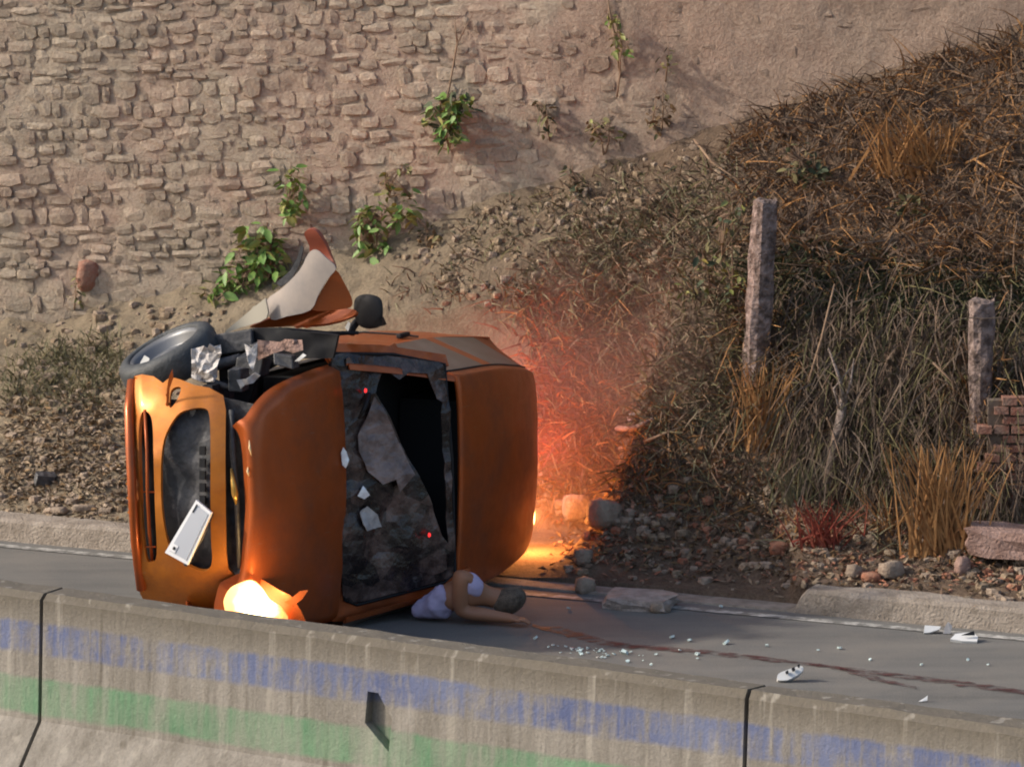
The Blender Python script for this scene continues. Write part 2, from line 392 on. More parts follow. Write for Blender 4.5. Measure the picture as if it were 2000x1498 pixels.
# terrain
xs = np.unique(np.concatenate([np.linspace(-14, -3.6, 40), np.linspace(-3.6, 3.8, 370), np.linspace(3.8, 14, 40)]))
ss = np.linspace(0, 1.02, 170)
X = np.repeat(xs[:, None], len(ss), 1); A_ = yk(X)+KBACK; Y = A_+(yw(X)-A_)*ss[None]
Z = terr(X, Y); Z[:, 0] = -.02
b = MB(); b.grid(np.dstack([X, Y, Z]).tolist()); o = b.build('hillside', M_soil, smooth=True); o['kind'] = 'structure'
# road, kerb, edge line, distant ground
def strip(name, d0, d1, z, m, L=80, n=60):
    b = MB(); P = []
    for i in range(n+1):
        t = -L/2+L*i/n; c = np.array([K0[0]+3, 0]); c[1] = yk(c[0]); c = c+kd*t
        P.append([(*(c+kn*d0), z), (*(c+kn*d1), z)])
    b.grid(P); o = b.build(name, m); o['kind'] = 'structure'; return o
strip('road', -16, .02, 0., M_asphalt)
strip('edge_line', -.20, -.11, .005, M_line)
gb = MB(); gb.grid([[(-900, -900, -.06), (-900, 900, -.06)], [(900, -900, -.06), (900, 900, -.06)]]); o = gb.build('ground', M_soil); o['kind'] = 'structure'
b = MB(); prof = [(0, -.03), (.018, .12), (.045, .145), (.20, .15), (.20, -.03)]; P = []
for i in range(1001):
    t = -18+36*i/1000; c = np.array([K0[0]+3, 0]); c[1] = yk(c[0]); c = c+kd*t
    row = []
    for k, (d, z) in enumerate(prof):
        j = .012*float(fbm(t*3, k*3.3, 3, 3)); jj = j if 0 < k < 4 else 0
        q = c+kn*(d+jj*.8); row.append((q[0], q[1], z+jj))
    kf = float(kfac(c[0])); row = [(q_[0], q_[1], q_[2] if q_[2] < 0 else q_[2]*(.1+.9*kf)) for q_ in row]
    P.append(row)
b.grid(P); o = b.build('kerb', M_kerb, smooth=False); o['kind'] = 'structure'

# ------------------------------------------------------------------ retaining wall of rubble masonry
wall = empty('retaining_wall', (0, WY0, 0), 'long rubble masonry retaining wall rising behind the bank', 'wall')
def wall_pt(x, z, off=0.):     # off: towards the camera
    y = float(yw(x)); dx = .02; t = np.array([dx*2, float(yw(x+dx)-yw(x-dx))]); t /= np.linalg.norm(t)
    return np.array([x+t[1]*off, y-t[0]*off, z]), math.atan2(t[1], t[0])
WTOP = 5.2
wx = np.unique(np.concatenate([np.linspace(-12, -3.6, 40), np.linspace(-3.6, 4.2, 300), np.linspace(4.2, 12, 40)])); wz = np.linspace(-.2, WTOP, 150)
P = []
for x in wx:
    smooth_r = np.clip((x+.4)/1.6, 0, 1)
    off = .008+.014*fbm(x*9+0*wz, wz*9, 4, 31)+.03*fbm(x*1.7+0*wz, wz*1.7, 3, 37)+.03*smooth_r
    c0, ang = wall_pt(x, 0); tx, ty = math.cos(ang), math.sin(ang)
    P.append([(c0[0]+ty*o_, c0[1]-tx*o_-0*WY0, z) for o_, z in zip(off, wz)])
b = MB(); b.grid(P)
back = [[(p[0][0], p[0][1]+.5, z) for z in (wz[0], wz[-1])] for p in P]
b.grid([[r[1], r[0]] for r in back]); b.grid([[p[-1], r[1]] for p, r in zip(P, back)])
o = b.build('mortar_face', M_mortar, wall, smooth=True); o.location = (0, -WY0, 0)
# stone variants: rounded lumps without a back
def stone_mesh(seed):
    r = random.Random(seed); bm = bmesh.new(); bmesh.ops.create_cube(bm, size=1.)
    bmesh.ops.subdivide_edges(bm, edges=bm.edges[:], cuts=1, use_grid_fill=True)
    bmesh.ops.delete(bm, geom=[v for v in bm.verts if v.co.y > .4 and abs(v.co.x) < .1 and abs(v.co.z) < .1], context='VERTS')
    for v in bm.verts:
        c = v.co; k = sum(abs(q) > .4 for q in c)
        s = {3: .80, 2: .93, 1: 1.06}.get(k, 1)
        v.co = Vector((c.x*s+r.uniform(-.07, .07), c.y*(s if c.y < 0 else 1)+r.uniform(-.14, .1), c.z*s+r.uniform(-.09, .09)))
    me = bpy.data.meshes.new('stone'); bm.to_mesh(me); bm.free(); me.materials.append(M_stone); return me
SM = [stone_mesh(i) for i in range(14)]
SMV = [(np.array([v.co[:] for v in m.vertices]), [tuple(p.vertices) for p in m.polygons]) for m in SM]
stones = []; z = -.4
while z < WTOP+.3:
    big = random.random() < .25
    h = random.uniform(.10, .14) if big else random.uniform(.05, .095); x = -5.5+random.uniform(0, .2)
    while x < 5.2:
        L = random.choice([random.uniform(.06, .12), random.uniform(.08, .16), random.uniform(.12, .24)])
        xc = x+L/2; hh = h*random.uniform(.72, 1.05); zz = z+h/2+random.uniform(-.02, .02)+.05*float(fbm(xc*.9, z*.7, 2, 55))+.085*xc
        keep = random.random() < np.clip(.97-.35*max(0, float(fbm(xc*2.1, zz*2.1, 2, 91)))-.42*np.clip((xc-.0)/1.5, 0, 1), 0, 1)
        rough_patch = float(fbm(xc*1.2, zz*1.2, 2, 77))
        if keep and float(zb(xc))-.25 < zz < WTOP-.05:
            sm = float(np.clip((xc+.9)/1.8, 0, 1))
            proud = (random.uniform(.004, .022)+(.02 if random.random() < .08 else 0))*(1-.4*sm)+.03*float(np.clip((xc+.4)/1.6, 0, 1))+.02*max(0, rough_patch)*(1-sm)
            stones.append((xc, zz, L*random.uniform(.93, 1.0), hh*random.uniform(.9, 1.04), proud, random.randrange(14), random.uniform(-.05, .05)))
        x += L
    z += h
def vis(s):
    p = wall_pt(s[0], s[1])[0]; d = p-CAM; k = np.dot(d, AXF); px = 1000+FPX*np.dot(d, AXR)/k; py = 749-FPX*np.dot(d, AXU)/k
    return 0 < px < 2000 and 0 < py < 640 and s[1] > float(zb(s[0]))+.02 and not (380 < px < 700 and py > 480)
order = sorted(range(len(stones)), key=lambda i: -(stones[i][2]*stones[i][3]*(1 if stones[i][0] < .6 else .35)) if vis(stones[i]) else 1)
single = set(order[:300]); b = MB()
for i, (x, z, L, h, pr, k, rot) in enumerate(stones):
    p, ang = wall_pt(x, z, pr*.6-.021+.03*float(fbm(x*1.7, z*1.7, 3, 37))); M = Matrix.Translation(Vector(p)) @ Matrix.Rotation(ang, 4, 'Z') @ Matrix.Rotation(rot*1.6-.085, 4, 'Y') @ Matrix.Diagonal((L, .06, h, 1))
    if i in single:
        o = link('stone', SM[k], wall); o.matrix_parent_inverse = Matrix.Identity(4); o.matrix_local = Matrix.Translation((0, -WY0, 0)) @ M
    else:
        v, f = SMV[k]; Mn = np.array(M); vv = v @ Mn[:3, :3].T+Mn[:3, 3]; b.add(vv, f)
o = b.build('small_stonework', M_stone, wall); o.location = (0, -WY0, 0); o['kind'] = 'stuff'

# ------------------------------------------------------------------ concrete barriers
BH = 1.0
B0, B1 = at_z(0, 1131, BH), at_z(2000, 1405, BH)
bd = (B1-B0)[:2]; bl = np.linalg.norm(bd); bd = bd/bl; bn = np.array([bd[1], -bd[0]])   # bn: towards the camera
bang = math.atan2(bd[1], bd[0])
def on_barrier_t(px, py):      # distance along the barrier for a point seen on the top edge
    p = at_z(px, py, BH); return float(np.dot(p[:2]-B0[:2], bd))
bprof = [(0, 1.0), (.155, 1.0), (.185, .965), (.215, .34), (.40, .10), (.42, -.05), (-.24, -.05), (-.22, .10), (-.06, .34), (-.02, .975)]
def barrier(t0, t1, label, slot=None):
    c = B0[:2]+bd*t0
    o_me = MB(); L = t1-t0; n = max(2, int(L/.12)); P = []
    for i in range(n+1):
        x = L*i/n; row = []
        for k, (d, z) in enumerate(bprof):
            e = .010*float(fbm((t0+x)*6, k*5.1, 3, 41)) if k in (0, 1, 2, 9) else .004*float(fbm((t0+x)*4, k*5.1, 2, 43))
            row.append((x, -d-e*.6, z+(e if k in (0, 1, 2, 9) else 0)))
        row.append(row[0]); P.append(row)
    o_me.grid(P)
    o_me.add([p for p in P[0][:-1]], [tuple(range(len(bprof)))]); o_me.add([p for p in P[-1][:-1]], [tuple(range(len(bprof)-1, -1, -1))])
    me = o_me.mesh('concrete_barrier', M_barrier); bm = bmesh.new(); bm.from_mesh(me); bmesh.ops.remove_doubles(bm, verts=bm.verts, dist=1e-5)
    bmesh.ops.recalc_face_normals(bm, faces=bm.faces); bm.to_mesh(me); bm.free()
    o = link('concrete_barrier', me, None, (c[0], c[1], 0)); o.rotation_euler = (0, 0, bang)
    tag(o, label, 'barrier', 'concrete barrier sections along the lane')
    if slot:
        cb = MB(); vs = [];
        for dpt in (-.14, -.6):
            vs += [(x, dpt, z) for x, z in slot]
        k = len(slot); cb.add(vs, [tuple(range(k)), tuple(range(2*k-1, k-1, -1))]+[(i, i+k, (i+1) % k+k, (i+1) % k) for i in range(k)])
        cm = cb.mesh('slot', M_barrier); b2 = bmesh.new(); b2.from_mesh(cm); bmesh.ops.recalc_face_normals(b2, faces=b2.faces); b2.to_mesh(cm); b2.free()
        co = link('slot', cm); co.location = o.location; co.rotation_euler = o.rotation_euler
        md = o.modifiers.new('slot', 'BOOLEAN'); md.operation = 'DIFFERENCE'; md.object = co; md.solver = 'EXACT'
        bpy.context.view_layer.update(); dg = bpy.context.evaluated_depsgraph_get()
        nm = bpy.data.meshes.new_from_object(o.evaluated_get(dg)); o.modifiers.clear(); o.data = nm; bpy.data.objects.remove(co)
    return o
tA = on_barrier_t(118, 1150); tB = on_barrier_t(1487, 1340)
# the slot, measured on the front face
def face_xy(px, py, t0):
    n3 = np.array([bn[0], bn[1], 0.]); p0 = np.array([*(B0[:2]+bn*.20), 0]); p = at_plane(px, py, p0, n3)
    return float(np.dot(p[:2]-B0[:2], bd))-t0, float(p[2])
barrier(tA-6.0, tA-.012, 'leftmost concrete barrier section with dark blue band before the first joint')
mt0 = tA+.012
barrier(mt0, tB-.012, 'long middle concrete barrier section with blue and green bands and a dark slot',
        [face_xy(*p, mt0) for p in ((717, 1350), (738, 1353), (766, 1404), (761, 1467), (713, 1411))])
barrier(tB+.012, tB+6, 'rightmost concrete barrier section with grimy streaks and faded blue patches')

# ------------------------------------------------------------------ car lying on its left side
LIFT = .86             # height of the car's centre line above the road
Mcar = Matrix(((aF[0], -aR[0], aU[0], O_car[0]), (aF[1], -aR[1], aU[1], O_car[1]), (aF[2], -aR[2], aU[2], 0), (0, 0, 0, 1)))
car = empty('overturned_car', (0, 0, 0), 'copper orange hatchback lying on its side with smashed windscreen and lit headlight', 'car')
car.matrix_world = Mcar; car.rotation_mode = 'QUATERNION'; car.matrix_world = Mcar
def loc(f, u, r): return (f, -(r+LIFT), u)                       # car coordinates -> local
def wpos(f, u, r): return O_car+aF*f+aU*u+aR*(r+LIFT)
def fur(p): d = np.asarray(p)-O_car; return float(d @ aF), float(d @ aU), float(d @ aR)-LIFT
def onF(px, py, f): return loc(*fur(at_plane(px, py, O_car+aF*f, aF)))
def onU(px, py, u): return loc(*fur(at_plane(px, py, O_car+aU*u, aU)))
def onR(px, py, r): return loc(*fur(at_plane(px, py, O_car+aR*(r+LIFT), aR)))
def cr(p0, p1, p2, p3, t):
    return tuple(.5*((2*b)+(-a+c)*t+(2*a-5*b+4*c-d)*t*t+(-a+3*b-3*c+d)*t**3) for a, b, c, d in zip(p0, p1, p2, p3))
def crs(pts, t):
    n = len(pts)-1; i = min(int(t), n-1); t -= i
    e0 = tuple(2*a-b for a, b in zip(pts[0], pts[1])); e1 = tuple(2*a-b for a, b in zip(pts[n], pts[n-1]))
    g = lambda k: e0 if k < 0 else e1 if k > n else pts[k]
    return cr(g(i-1), g(i), g(i+1), g(i+2), t)
def patch(rows, i0, i1, k0, k1, ni, nk, side, wob=0.):
    """rows: list of (list of (f,u,r)) rings; Catmull-Rom both ways"""
    P = []
    for a in range(ni+1):
        t = i0+(i1-i0)*a/ni; ring = [crs([r[k] for r in rows], t) for k in range(len(rows[0]))]
        row = []
        for c in range(nk+1):
            f, u, r = crs(ring, k0+(k1-k0)*c/nk)
            if wob: u += wob*float(fbm(f*5, r*5, 2, 3))
            row.append(loc(f, u, r*side))
        P.append(row if side > 0 else row[::-1])
    return P
def hood_ring(f, ut, w, sag=.0):
    return [(f-.015, ut-.07, w+.045), (f-.004, ut-.03, w+.02), (f, ut-.004, w-.04), (f+.004, ut+.018, w*.55), (f+.006, ut+.028, 0)]
hoodR = [hood_ring(-.045, .615, .43), hood_ring(-.012, .66, .46), hood_ring(-.03, .70, .49), hood_ring(-.11, .735, .57), hood_ring(-.30, .79, .655), hood_ring(-.6, .845, .70), hood_ring(-.92, .875, .72)]
def cab_ring(f, ub, wb, u6, w6, u7, w7, ut):
    k = .05*min(1, max(0, (-f-.9)/.3)); f += .10; f0 = f; f = -2+(f+2)*.90 if f < -2 else f; u6 -= k; u7 -= k; ut -= k
    nw = 1-.07*max(0, -f0-2.1); wb *= nw; w6 *= nw; w7 *= nw
    return [(f, ub, wb), (f, u6, w6), (f, u7, w7), (f, ut-.008, w7*.55), (f, ut, 0)]
cabR = [cab_ring(-1.04, .89, .80, .915, .765, .935, .735, .96), cab_ring(-1.38, .895, .805, 1.10, .725, 1.155, .685, 1.19), cab_ring(-1.72, .90, .81, 1.30, .67, 1.37, .62, 1.405)]
roofR = [cab_ring(-1.72, .90, .81, 1.30, .67, 1.37, .62, 1.405), cab_ring(-1.80, .90, .81, 1.33, .67, 1.40, .615, 1.43), cab_ring(-2.4, .905, .81, 1.355, .66, 1.42, .605, 1.455), cab_ring(-2.95, .91, .80, 1.34, .63, 1.405, .575, 1.44), cab_ring(-3.28, .92, .79, 1.29, .60, 1.35, .545, 1.385), cab_ring(-3.40, .92, .785, 1.24, .60, 1.29, .545, 1.32)]
tailR = [cab_ring(-3.40, .92, .785, 1.24, .60, 1.29, .545, 1.32), cab_ring(-3.60, .90, .77, .97, .70, .99, .62, 1.02), cab_ring(-3.68, .72, .76, .78, .72, .80, .64, .82), cab_ring(-3.70, .42, .74, .44, .70, .45, .6, .45)]
def low_ring(f, wf, ub, wb, fl=.24):
    nw = 1-.07*max(0, -f-2.1); wf *= nw; wb *= nw; f = -2+(f+2)*.90 if f < -2 else f
    return [(f, fl, 0), (f, fl, wf-.13), (f, fl+.07, wf-.02), (f, .50, wf), (f, .72, wf-.005), (f, ub, wb)]
lowR = [low_ring(-.12, .70, .74, .70), low_ring(-.45, .78, .80, .755), low_ring(-1.04, .815, .89, .80), low_ring(-1.72, .82, .90, .81), low_ring(-2.4, .82, .905, .81), low_ring(-3.0, .815, .91, .80), low_ring(-3.45, .79, .92, .785), low_ring(-3.6, .75, .75, .74)]
# hood: near-flat pressing with a rolled front lip and raised centre
b = MB()
Pl = patch(hoodR, 0, 6, 0, 4, 36, 16, -1, .014); Pr = patch(hoodR, 0, 6, 0, 4, 36, 16, 1, .014)
full = [r[::-1]+l[::-1][1:] for r, l in zip(Pl, Pr)] if False else [l + r[::-1][1:] if False else (Pr[i] + Pl[i][1:]) for i, (l, r) in enumerate(zip(Pl, Pr))]
b.grid(full); hood = solid(b.build('hood', M_paint, car, smooth=True), .012, 0)
# body: sides, pillars, tail (right front wing torn away)
b = MB()
b.grid(patch(lowR, 0, 7, 1, 5, 40, 16, -1)); b.grid(patch(lowR, 2.05, 7, 1, 5, 30, 16, 1))
for s in (-1, 1):
    b.grid(patch(cabR, 0, 2, 1, 2, 12, 4, s)); b.grid(patch(tailR, 0, 3, 0, 4, 14, 10, s))
    b.grid(patch(roofR, 0, .2, 0, 1, 2, 8, s)); b.grid(patch(roofR, 1.85, 2.1, 0, 1, 2, 8, s)); b.grid(patch(roofR, 3.75, 5, 0, 1, 6, 8, s))
body = solid(b.build('body', M_paint, car, smooth=True), .01, 0)
# roof
b = MB(); Pr = patch(roofR, 0, 5, 1, 4, 36, 14, 1); Pl = patch(roofR, 0, 5, 1, 4, 36, 14, -1)
b.grid([Pr[i]+Pl[i][1:] for i in range(len(Pr))]); solid(b.build('roof', M_paint, car, smooth=True), .015, 0)
for s in (-1, 1):
    for i0, i1 in ((.2, 1.85), (2.1, 3.75)):
        b = MB(); b.grid(patch(roofR, i0, i1, 0, 1, 10, 6, s)); solid(b.build('side_window', M_wintglass, car, smooth=True), .006, 1)
    b = MB(); b.grid(patch(cabR, 0, 2, 0, 1, 8, 6, s)); solid(b.build('quarter_window', M_wintglass, car, smooth=True), .006, 1)
# door seams and belt moulding on the upper side
for s in (-1, 1):
    b = MB()
    rr = [crs([r[1] for r in roofR], t) for t in np.linspace(.1, 4., 14)]
    b.tube([loc(f, u, s*(r+.006)) for f, u, r in rr], .010, 5)
    b.build('weather_strip', M_black, car, smooth=True)
    for f in (-1.12, -2.2):
        b = MB(); b.tube([loc(f, .33, s*.80), loc(f, .5, s*.824), loc(f, .72, s*.822), loc(f, .86, s*.815)], .006, 4); b.build('door_seam', M_black, car)
    for f in (-2.1,):
        b = MB(); b.box(loc(f, .80, s*.83), (.16, .03, .035)); bevel(b.build('door_handle', M_black, car), .008)
# interior lining (dark), floor pan
b = MB()
b.box(loc(-2.0, .60, 0), (1.9, 1.3, .56)); b.box(loc(-2.35, 1.10, 0), (1.1, .96, .4)); bb = b.build('cabin_lining', M_int, car)
b = MB(); b.box(loc(-1.85, .24, 0), (2.9, 1.32, .06)); b.box(loc(-.62, .47, -.12), (.6, .95, .40)); b.build('underbody', M_dust_black, car)
for f, u in ((-1.45, .95),):
    pass

def cdt_sheet(name, outer, holes, mapper, step, m, parent, thick=.004, jitter=0., off=-1, smooth=True):
    pts = []; edges = []
    def loop(poly):
        st = len(pts); q = []
        for i in range(len(poly)):
            a = poly[i]; c = poly[(i+1) % len(poly)]; k = max(1, int(math.hypot(c[0]-a[0], c[1]-a[1])/step))
            for j in range(k): q.append((a[0]+(c[0]-a[0])*j/k, a[1]+(c[1]-a[1])*j/k))
        pts.extend(q); n = len(q); edges.extend([(st+i, st+(i+1) % n) for i in range(n)]); return q
    lo = loop(outer); lh = [loop(h) for h in holes]; bnd = list(pts)
    x0 = min(p[0] for p in outer); x1 = max(p[0] for p in outer); y0 = min(p[1] for p in outer); y1 = max(p[1] for p in outer)
    yy = y0
    while yy < y1:
        xx = x0
        while xx < x1:
            q = (xx+random.uniform(-jitter, jitter)*step, yy+random.uniform(-jitter, jitter)*step)
            if inside(outer, *q) and not any(inside(h, *q) for h in holes) and min((q[0]-e[0])**2+(q[1]-e[1])**2 for e in bnd) > (.55*step)**2: pts.append(q)
            xx += step
        yy += step
    v, e, f, *_ = delaunay_2d_cdt([Vector(p) for p in pts], edges, [], 0, .3)
    F = []
    for t in f:
        cx = sum(v[i].x for i in t)/3; cy = sum(v[i].y for i in t)/3
        if inside(outer, cx, cy) and not any(inside(h, cx, cy) for h in holes): F.append(tuple(t)[::-1])
    b = MB(); b.add([mapper(p.x, p.y) for p in v], F); o = b.build(name, m, parent, smooth)
    if thick: solid(o, thick, off)
    return o
def smooth_poly(poly, n=6):
    k = len(poly); out = []
    for i in range(k):
        for j in range(n):
            out.append(cr(poly[i-1], poly[i], poly[(i+1) % k], poly[(i+2) % k], j/n))
    return out

# front bumper, hanging away from the nose
def bump_map(x, y):
    v = (y-955)/225.; h = (x-345)/100.
    f = .055-.20*abs(v)**3.2-.05*h*h-(.03 if x < 262 else 0)
    if y > 1120: f -= .0006*(y-1120)
    return onF(x, y, f+.012*float(fbm(x*.02, y*.02, 2, 4)))
b_out = [(262, 735), (277, 731), (300, 735), (318, 748), (333, 736), (352, 741), (380, 752), (408, 757), (436, 772), (441, 800), (440, 900), (441, 1000), (442, 1080), (446, 1110), (462, 1130), (440, 1152), (452, 1190), (440, 1215), (330, 1215), (290, 1190), (274, 1160), (262, 1110), (252, 1010), (246, 900), (243, 820), (250, 765)]
h_main = smooth_poly([(345, 812), (372, 799), (396, 797), (408, 808), (411, 860), (411, 960), (412, 1050), (414, 1095), (403, 1115), (370, 1105), (335, 1078), (318, 1010), (314, 930), (320, 860)], 4)
h_slot = smooth_poly([(277, 806), (290, 806), (298, 830), (300, 900), (303, 1000), (306, 1082), (296, 1098), (284, 1085), (276, 1000), (271, 900), (271, 840)], 4)
h_fog = smooth_poly([(335, 762), (352, 756), (350, 772), (340, 790), (331, 795)], 4)
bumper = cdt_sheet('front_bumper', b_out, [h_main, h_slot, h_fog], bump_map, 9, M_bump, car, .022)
# mesh insert with dents, bars, backing
def grille_map(x, y):
    v = (y-955)/225.
    return onF(x, y, -.035-.2*abs(v)**3+.035*float(fbm(x*.03, y*.018, 3, 8)))
cdt_sheet('grille_insert', [(300, 780), (425, 780), (428, 1125), (310, 1125)], [], grille_map, 10, M_dust_black, car, .012, .3)
b = MB(); 
for i in range(7): 
    y = 880+i*24; b.box(onF(396, y, .0), (.02, .05, .035))
b.build('grille_slats', M_black, car)
b = MB(); b.tube([onF(283, 800, -.02), onF(287, 880, .02), onF(288, 960, .035), onF(292, 1040, .02), onF(297, 1095, -.03)], .010, 6); b.build('grille_bar', M_paint, car, True)
for y in (960, 1067):
    b = MB(); b.tube([onF(270, y, .0), onF(304, y+1, .0)], .006, 5); b.build('grille_bar', M_paint, car, True)
cdt_sheet('lower_grille', [(262, 790), (312, 790), (316, 1110), (268, 1110)], [], lambda x, y: onF(x, y, -.10), 12, M_black, car, .01)
b = MB(); b.tube([onF(258, 745, -.18), onF(252, 800, -.05), onF(254, 880, .03), onF(258, 960, .045), onF(264, 1060, .03), onF(276, 1150, -.1)], [.03, .03, .028, .028, .028, .03], 8); b.build('bumper_lip', M_paint, car, True)
# torn spike of bumper skin beside the fog lamp
cdt_sheet('torn_strip', [(328, 800), (330, 760), (338, 738), (336, 722), (330, 735), (326, 760), (324, 798)], [], lambda x, y: onF(x, y, -.02+.0008*(800-y)), 6, M_paint, car, .01)
# licence plate, knocked askew
pl = [(383, 976), (413, 1001), (366, 1103), (322, 1079)]
def quad_sheet(name, q, f, m, thick, parent=car):
    b = MB(); b.add([onF(x, y, ff) for (x, y), ff in zip(q, f)], [(3, 2, 1, 0)]); o = b.build(name, m, parent); solid(o, thick, -1); return o
M_plate = mat('plate_grey', (.46, .48, .52), rough=.45); M_plw = mat('plate_white', (.78, .78, .78), rough=.45)
pf = [.075, .085, .10, .09]
plate = quad_sheet('licence_plate', pl, pf, M_plw, .02)
cx = sum(p[0] for p in pl)/4; cy = sum(p[1] for p in pl)/4
def plate_uv(a, c):   # a along long side 0..1, c across 0..1
    e = [(pl[0][i]*(1-a)+pl[3][i]*a)*(1-c)+(pl[1][i]*(1-a)+pl[2][i]*a)*c for i in (0, 1)]
    ff = (pf[0]*(1-a)+pf[3]*a)*(1-c)+(pf[1]*(1-a)+pf[2]*a)*c; return e, ff
def plate_rect(name, a0, a1, c0, c1, lift, m):
    q = [plate_uv(a0, c0), plate_uv(a0, c1), plate_uv(a1, c1), plate_uv(a1, c0)]
    quad_sheet(name, [x[0] for x in q], [x[1]+lift for x in q], m, .002, car)
plate_rect('plate_field', .06, .94, .12, .88, .004, M_plate)
plate_rect('plate_mark', .80, .93, .12, .34, .008, M_plw); plate_rect('plate_mark', .84, .89, .18, .28, .011, M_black)
plate_rect('plate_mark', .05, .2, .13, .19, .008, M_black)
b = MB(); b.tube([onF(413, 1003, .04), onF(392, 1052, .05), onF(362, 1104, .05)], .014, 6); b.build('plate_holder', M_dust_black, car, True)
# gap between bumper and hood: radiator panel and lock platform
def gap_map(x, y): return onF(x, y, -.13+.03*float(fbm(x*.05, y*.02, 3, 6)))
cdt_sheet('radiator_panel', [(425, 775), (500, 790), (505, 1150), (430, 1150)], [], gap_map, 10, M_dust_black, car, .01, .3)
b = MB(); b.tube([onF(452, 800, -.07), onF(455, 880, -.05), onF(462, 960, -.05), onF(468, 1110, -.06)], [.016, .02, .016, .014], 7); b.build('lock_beam', M_dust_black, car, True)
b = MB(); b.tube([onF(452, 915, -.03), onF(455, 940, -.01), onF(459, 965, -.01), onF(461, 985, -.04)], [.006, .016, .02, .004], 7); b.build('badge_fragment', mat('gilt_badge', (.6, .36, .09), .3, .6), car, True)
# hood lip chips
for p, q in (((487, 860), (491, 890)), ((484, 912), (486, 930))):
    b = MB(); b.tube([onF(*p, .0), onF((p[0]+q[0])/2-1, (p[1]+q[1])/2, .02), onF(*q, .0)], [.002, .008, .002], 5); b.build('paint_chip', mat('pale_primer', (.75, .55, .30), .5), car, True)
# headlamp, lit
M_lamp = emit('lit_headlamp', (1., .72, .34), 7.); M_lampo = emit('lit_lamp_edge', (1., .36, .05), 1.6)
hl = smooth_poly([(438, 1168), (450, 1148), (472, 1137), (492, 1133), (508, 1148), (524, 1172), (540, 1182), (552, 1192), (560, 1215), (500, 1230), (450, 1215), (438, 1185)], 3)
NL = NT(M_lamp); tc_ = NL.n('ShaderNodeTexCoord'); sb = NL.n('ShaderNodeVectorMath', operation='SUBTRACT'); NL.l(tc_.outputs['Object'], sb.inputs[0]); sb.inputs[1].default_value = onF(500, 1185, .05)
ln_ = NL.n('ShaderNodeVectorMath', operation='LENGTH'); NL.l(sb.outputs[0], ln_.inputs[0])
dd = NL.math('ADD', ln_.outputs['Value'], NL.math('MULTIPLY', NL.math('SUBTRACT', NL.noise(tc_.outputs['Object'], 22., 3), .5), .07))
NL.l(NL.ramp(dd, [(.07, (1, .80, .46)), (.15, (1, .34, .045))]), NL.b.inputs['Emission Color']); NL.l(NL.ramp(dd, [(.06, 1.), (.16, .12)]), NL.b.inputs['Emission Strength'])
mu = NL.math('MULTIPLY', NL.ramp(dd, [(.06, 1.), (.16, .10)]), 9.); NL.l(mu, NL.b.inputs['Emission Strength'])
cdt_sheet('headlight', hl, [], lambda x, y: onF(x, y, .055-.00001*((x-500)**2+(y-1170)**2)), 8, M_lamp, car, .03)
cdt_sheet('headlight_surround', smooth_poly([(425, 1150), (448, 1128), (478, 1118), (505, 1128), (545, 1152), (575, 1172), (590, 1235), (430, 1235)], 3), [], lambda x, y: onF(x, y, -.065), 10, M_paint, car, .01)
cdt_sheet('torn_wing_tip', [(556, 1176), (566, 1170), (586, 1154), (602, 1152), (590, 1170), (572, 1184)], [], lambda x, y: onF(x, y, -.0), 6, M_paint, car, .008)
pt = bpy.data.lights.new('headlight_lamp', 'POINT'); pt.energy = 12; pt.color = (1, .62, .25); pt.shadow_soft_size = .05
po = bpy.data.objects.new('headlight_lamp', pt); col.objects.link(po); po.parent = car; po.location = onF(500, 1165, .09)
# right headlamp socket remains
b = MB()
for (x0, y0, x1, y1, f) in ((500, 668, 548, 700, -.5), (430, 650, 500, 690, -.75), (470, 690, 520, 730, -.6), (545, 690, 575, 715, -.35), (455, 715, 480, 765, -.35)):
    c = [(a+d)/2 for a, d in zip(onF(x0, y0, f), onF(x1, y1, f))]; s = [abs(a-d) for a, d in zip(onF(x0, y0, f), onF(x1, y1, f))]
    b.box(c, (.14, s[1], s[2]), Matrix.Rotation(random.uniform(-.2, .2), 3, 'X'), 0, .02)
bevel(b.build('engine_bay_parts', M_dust_black, car), .008)
cdt_sheet('inner_wing', [(425, 655), (520, 640), (660, 655), (650, 700), (560, 700), (500, 740), (485, 790), (440, 775), (428, 740)], [], lambda x, y: onF(x, y, -.72+.03*float(fbm(x*.03, y*.03, 3, 2))), 12, M_black, car, .02, .3)
# crumpled foil-like bracket beside the wheel, grey flap, brown sheet pieces, highlight painted as a white piece
def crumple(name, poly, f, m, amp=.05, fr=.05, th=.004, step=7):
    return cdt_sheet(name, poly, [], lambda x, y: onF(x, y, f+amp*float(fbm(x*fr, y*fr, 3, len(name)))), step, m, car, th, .35)
M_foil = mat('crumpled_grey_liner', (.40, .38, .37), rough=.5, color2=(.56, .53, .52), scale=20., bump=.6, bscale=30, bdist=.03)
crumple('torn_liner', [(374, 682), (398, 676), (405, 681), (409, 672), (418, 678), (431, 673), (432, 690), (424, 715), (425, 735), (418, 746), (392, 745), (374, 738)], -.18, M_foil, .09, .07)
crumple('torn_bracket', [(477, 672), (490, 680), (503, 670), (502, 690), (494, 726), (486, 712)], -.3, M_foil, .05, .06)
crumple('wing_flange', [(503, 664), (548, 668), (556, 662), (590, 664), (592, 684), (572, 690), (555, 684), (530, 692), (504, 704)], -.42, M_conc_red, .04, .06)
crumple('white_clip', [(575, 706), (592, 690), (598, 694), (585, 705)], -.3, M_plastic_w, .02, .05)  # white colour paints the highlight on a grey socket piece
crumple('hose_bracket', [(462, 742), (480, 740), (498, 728), (508, 734), (495, 748), (478, 752), (470, 760)], -.25, M_plastic_g, .04, .05)
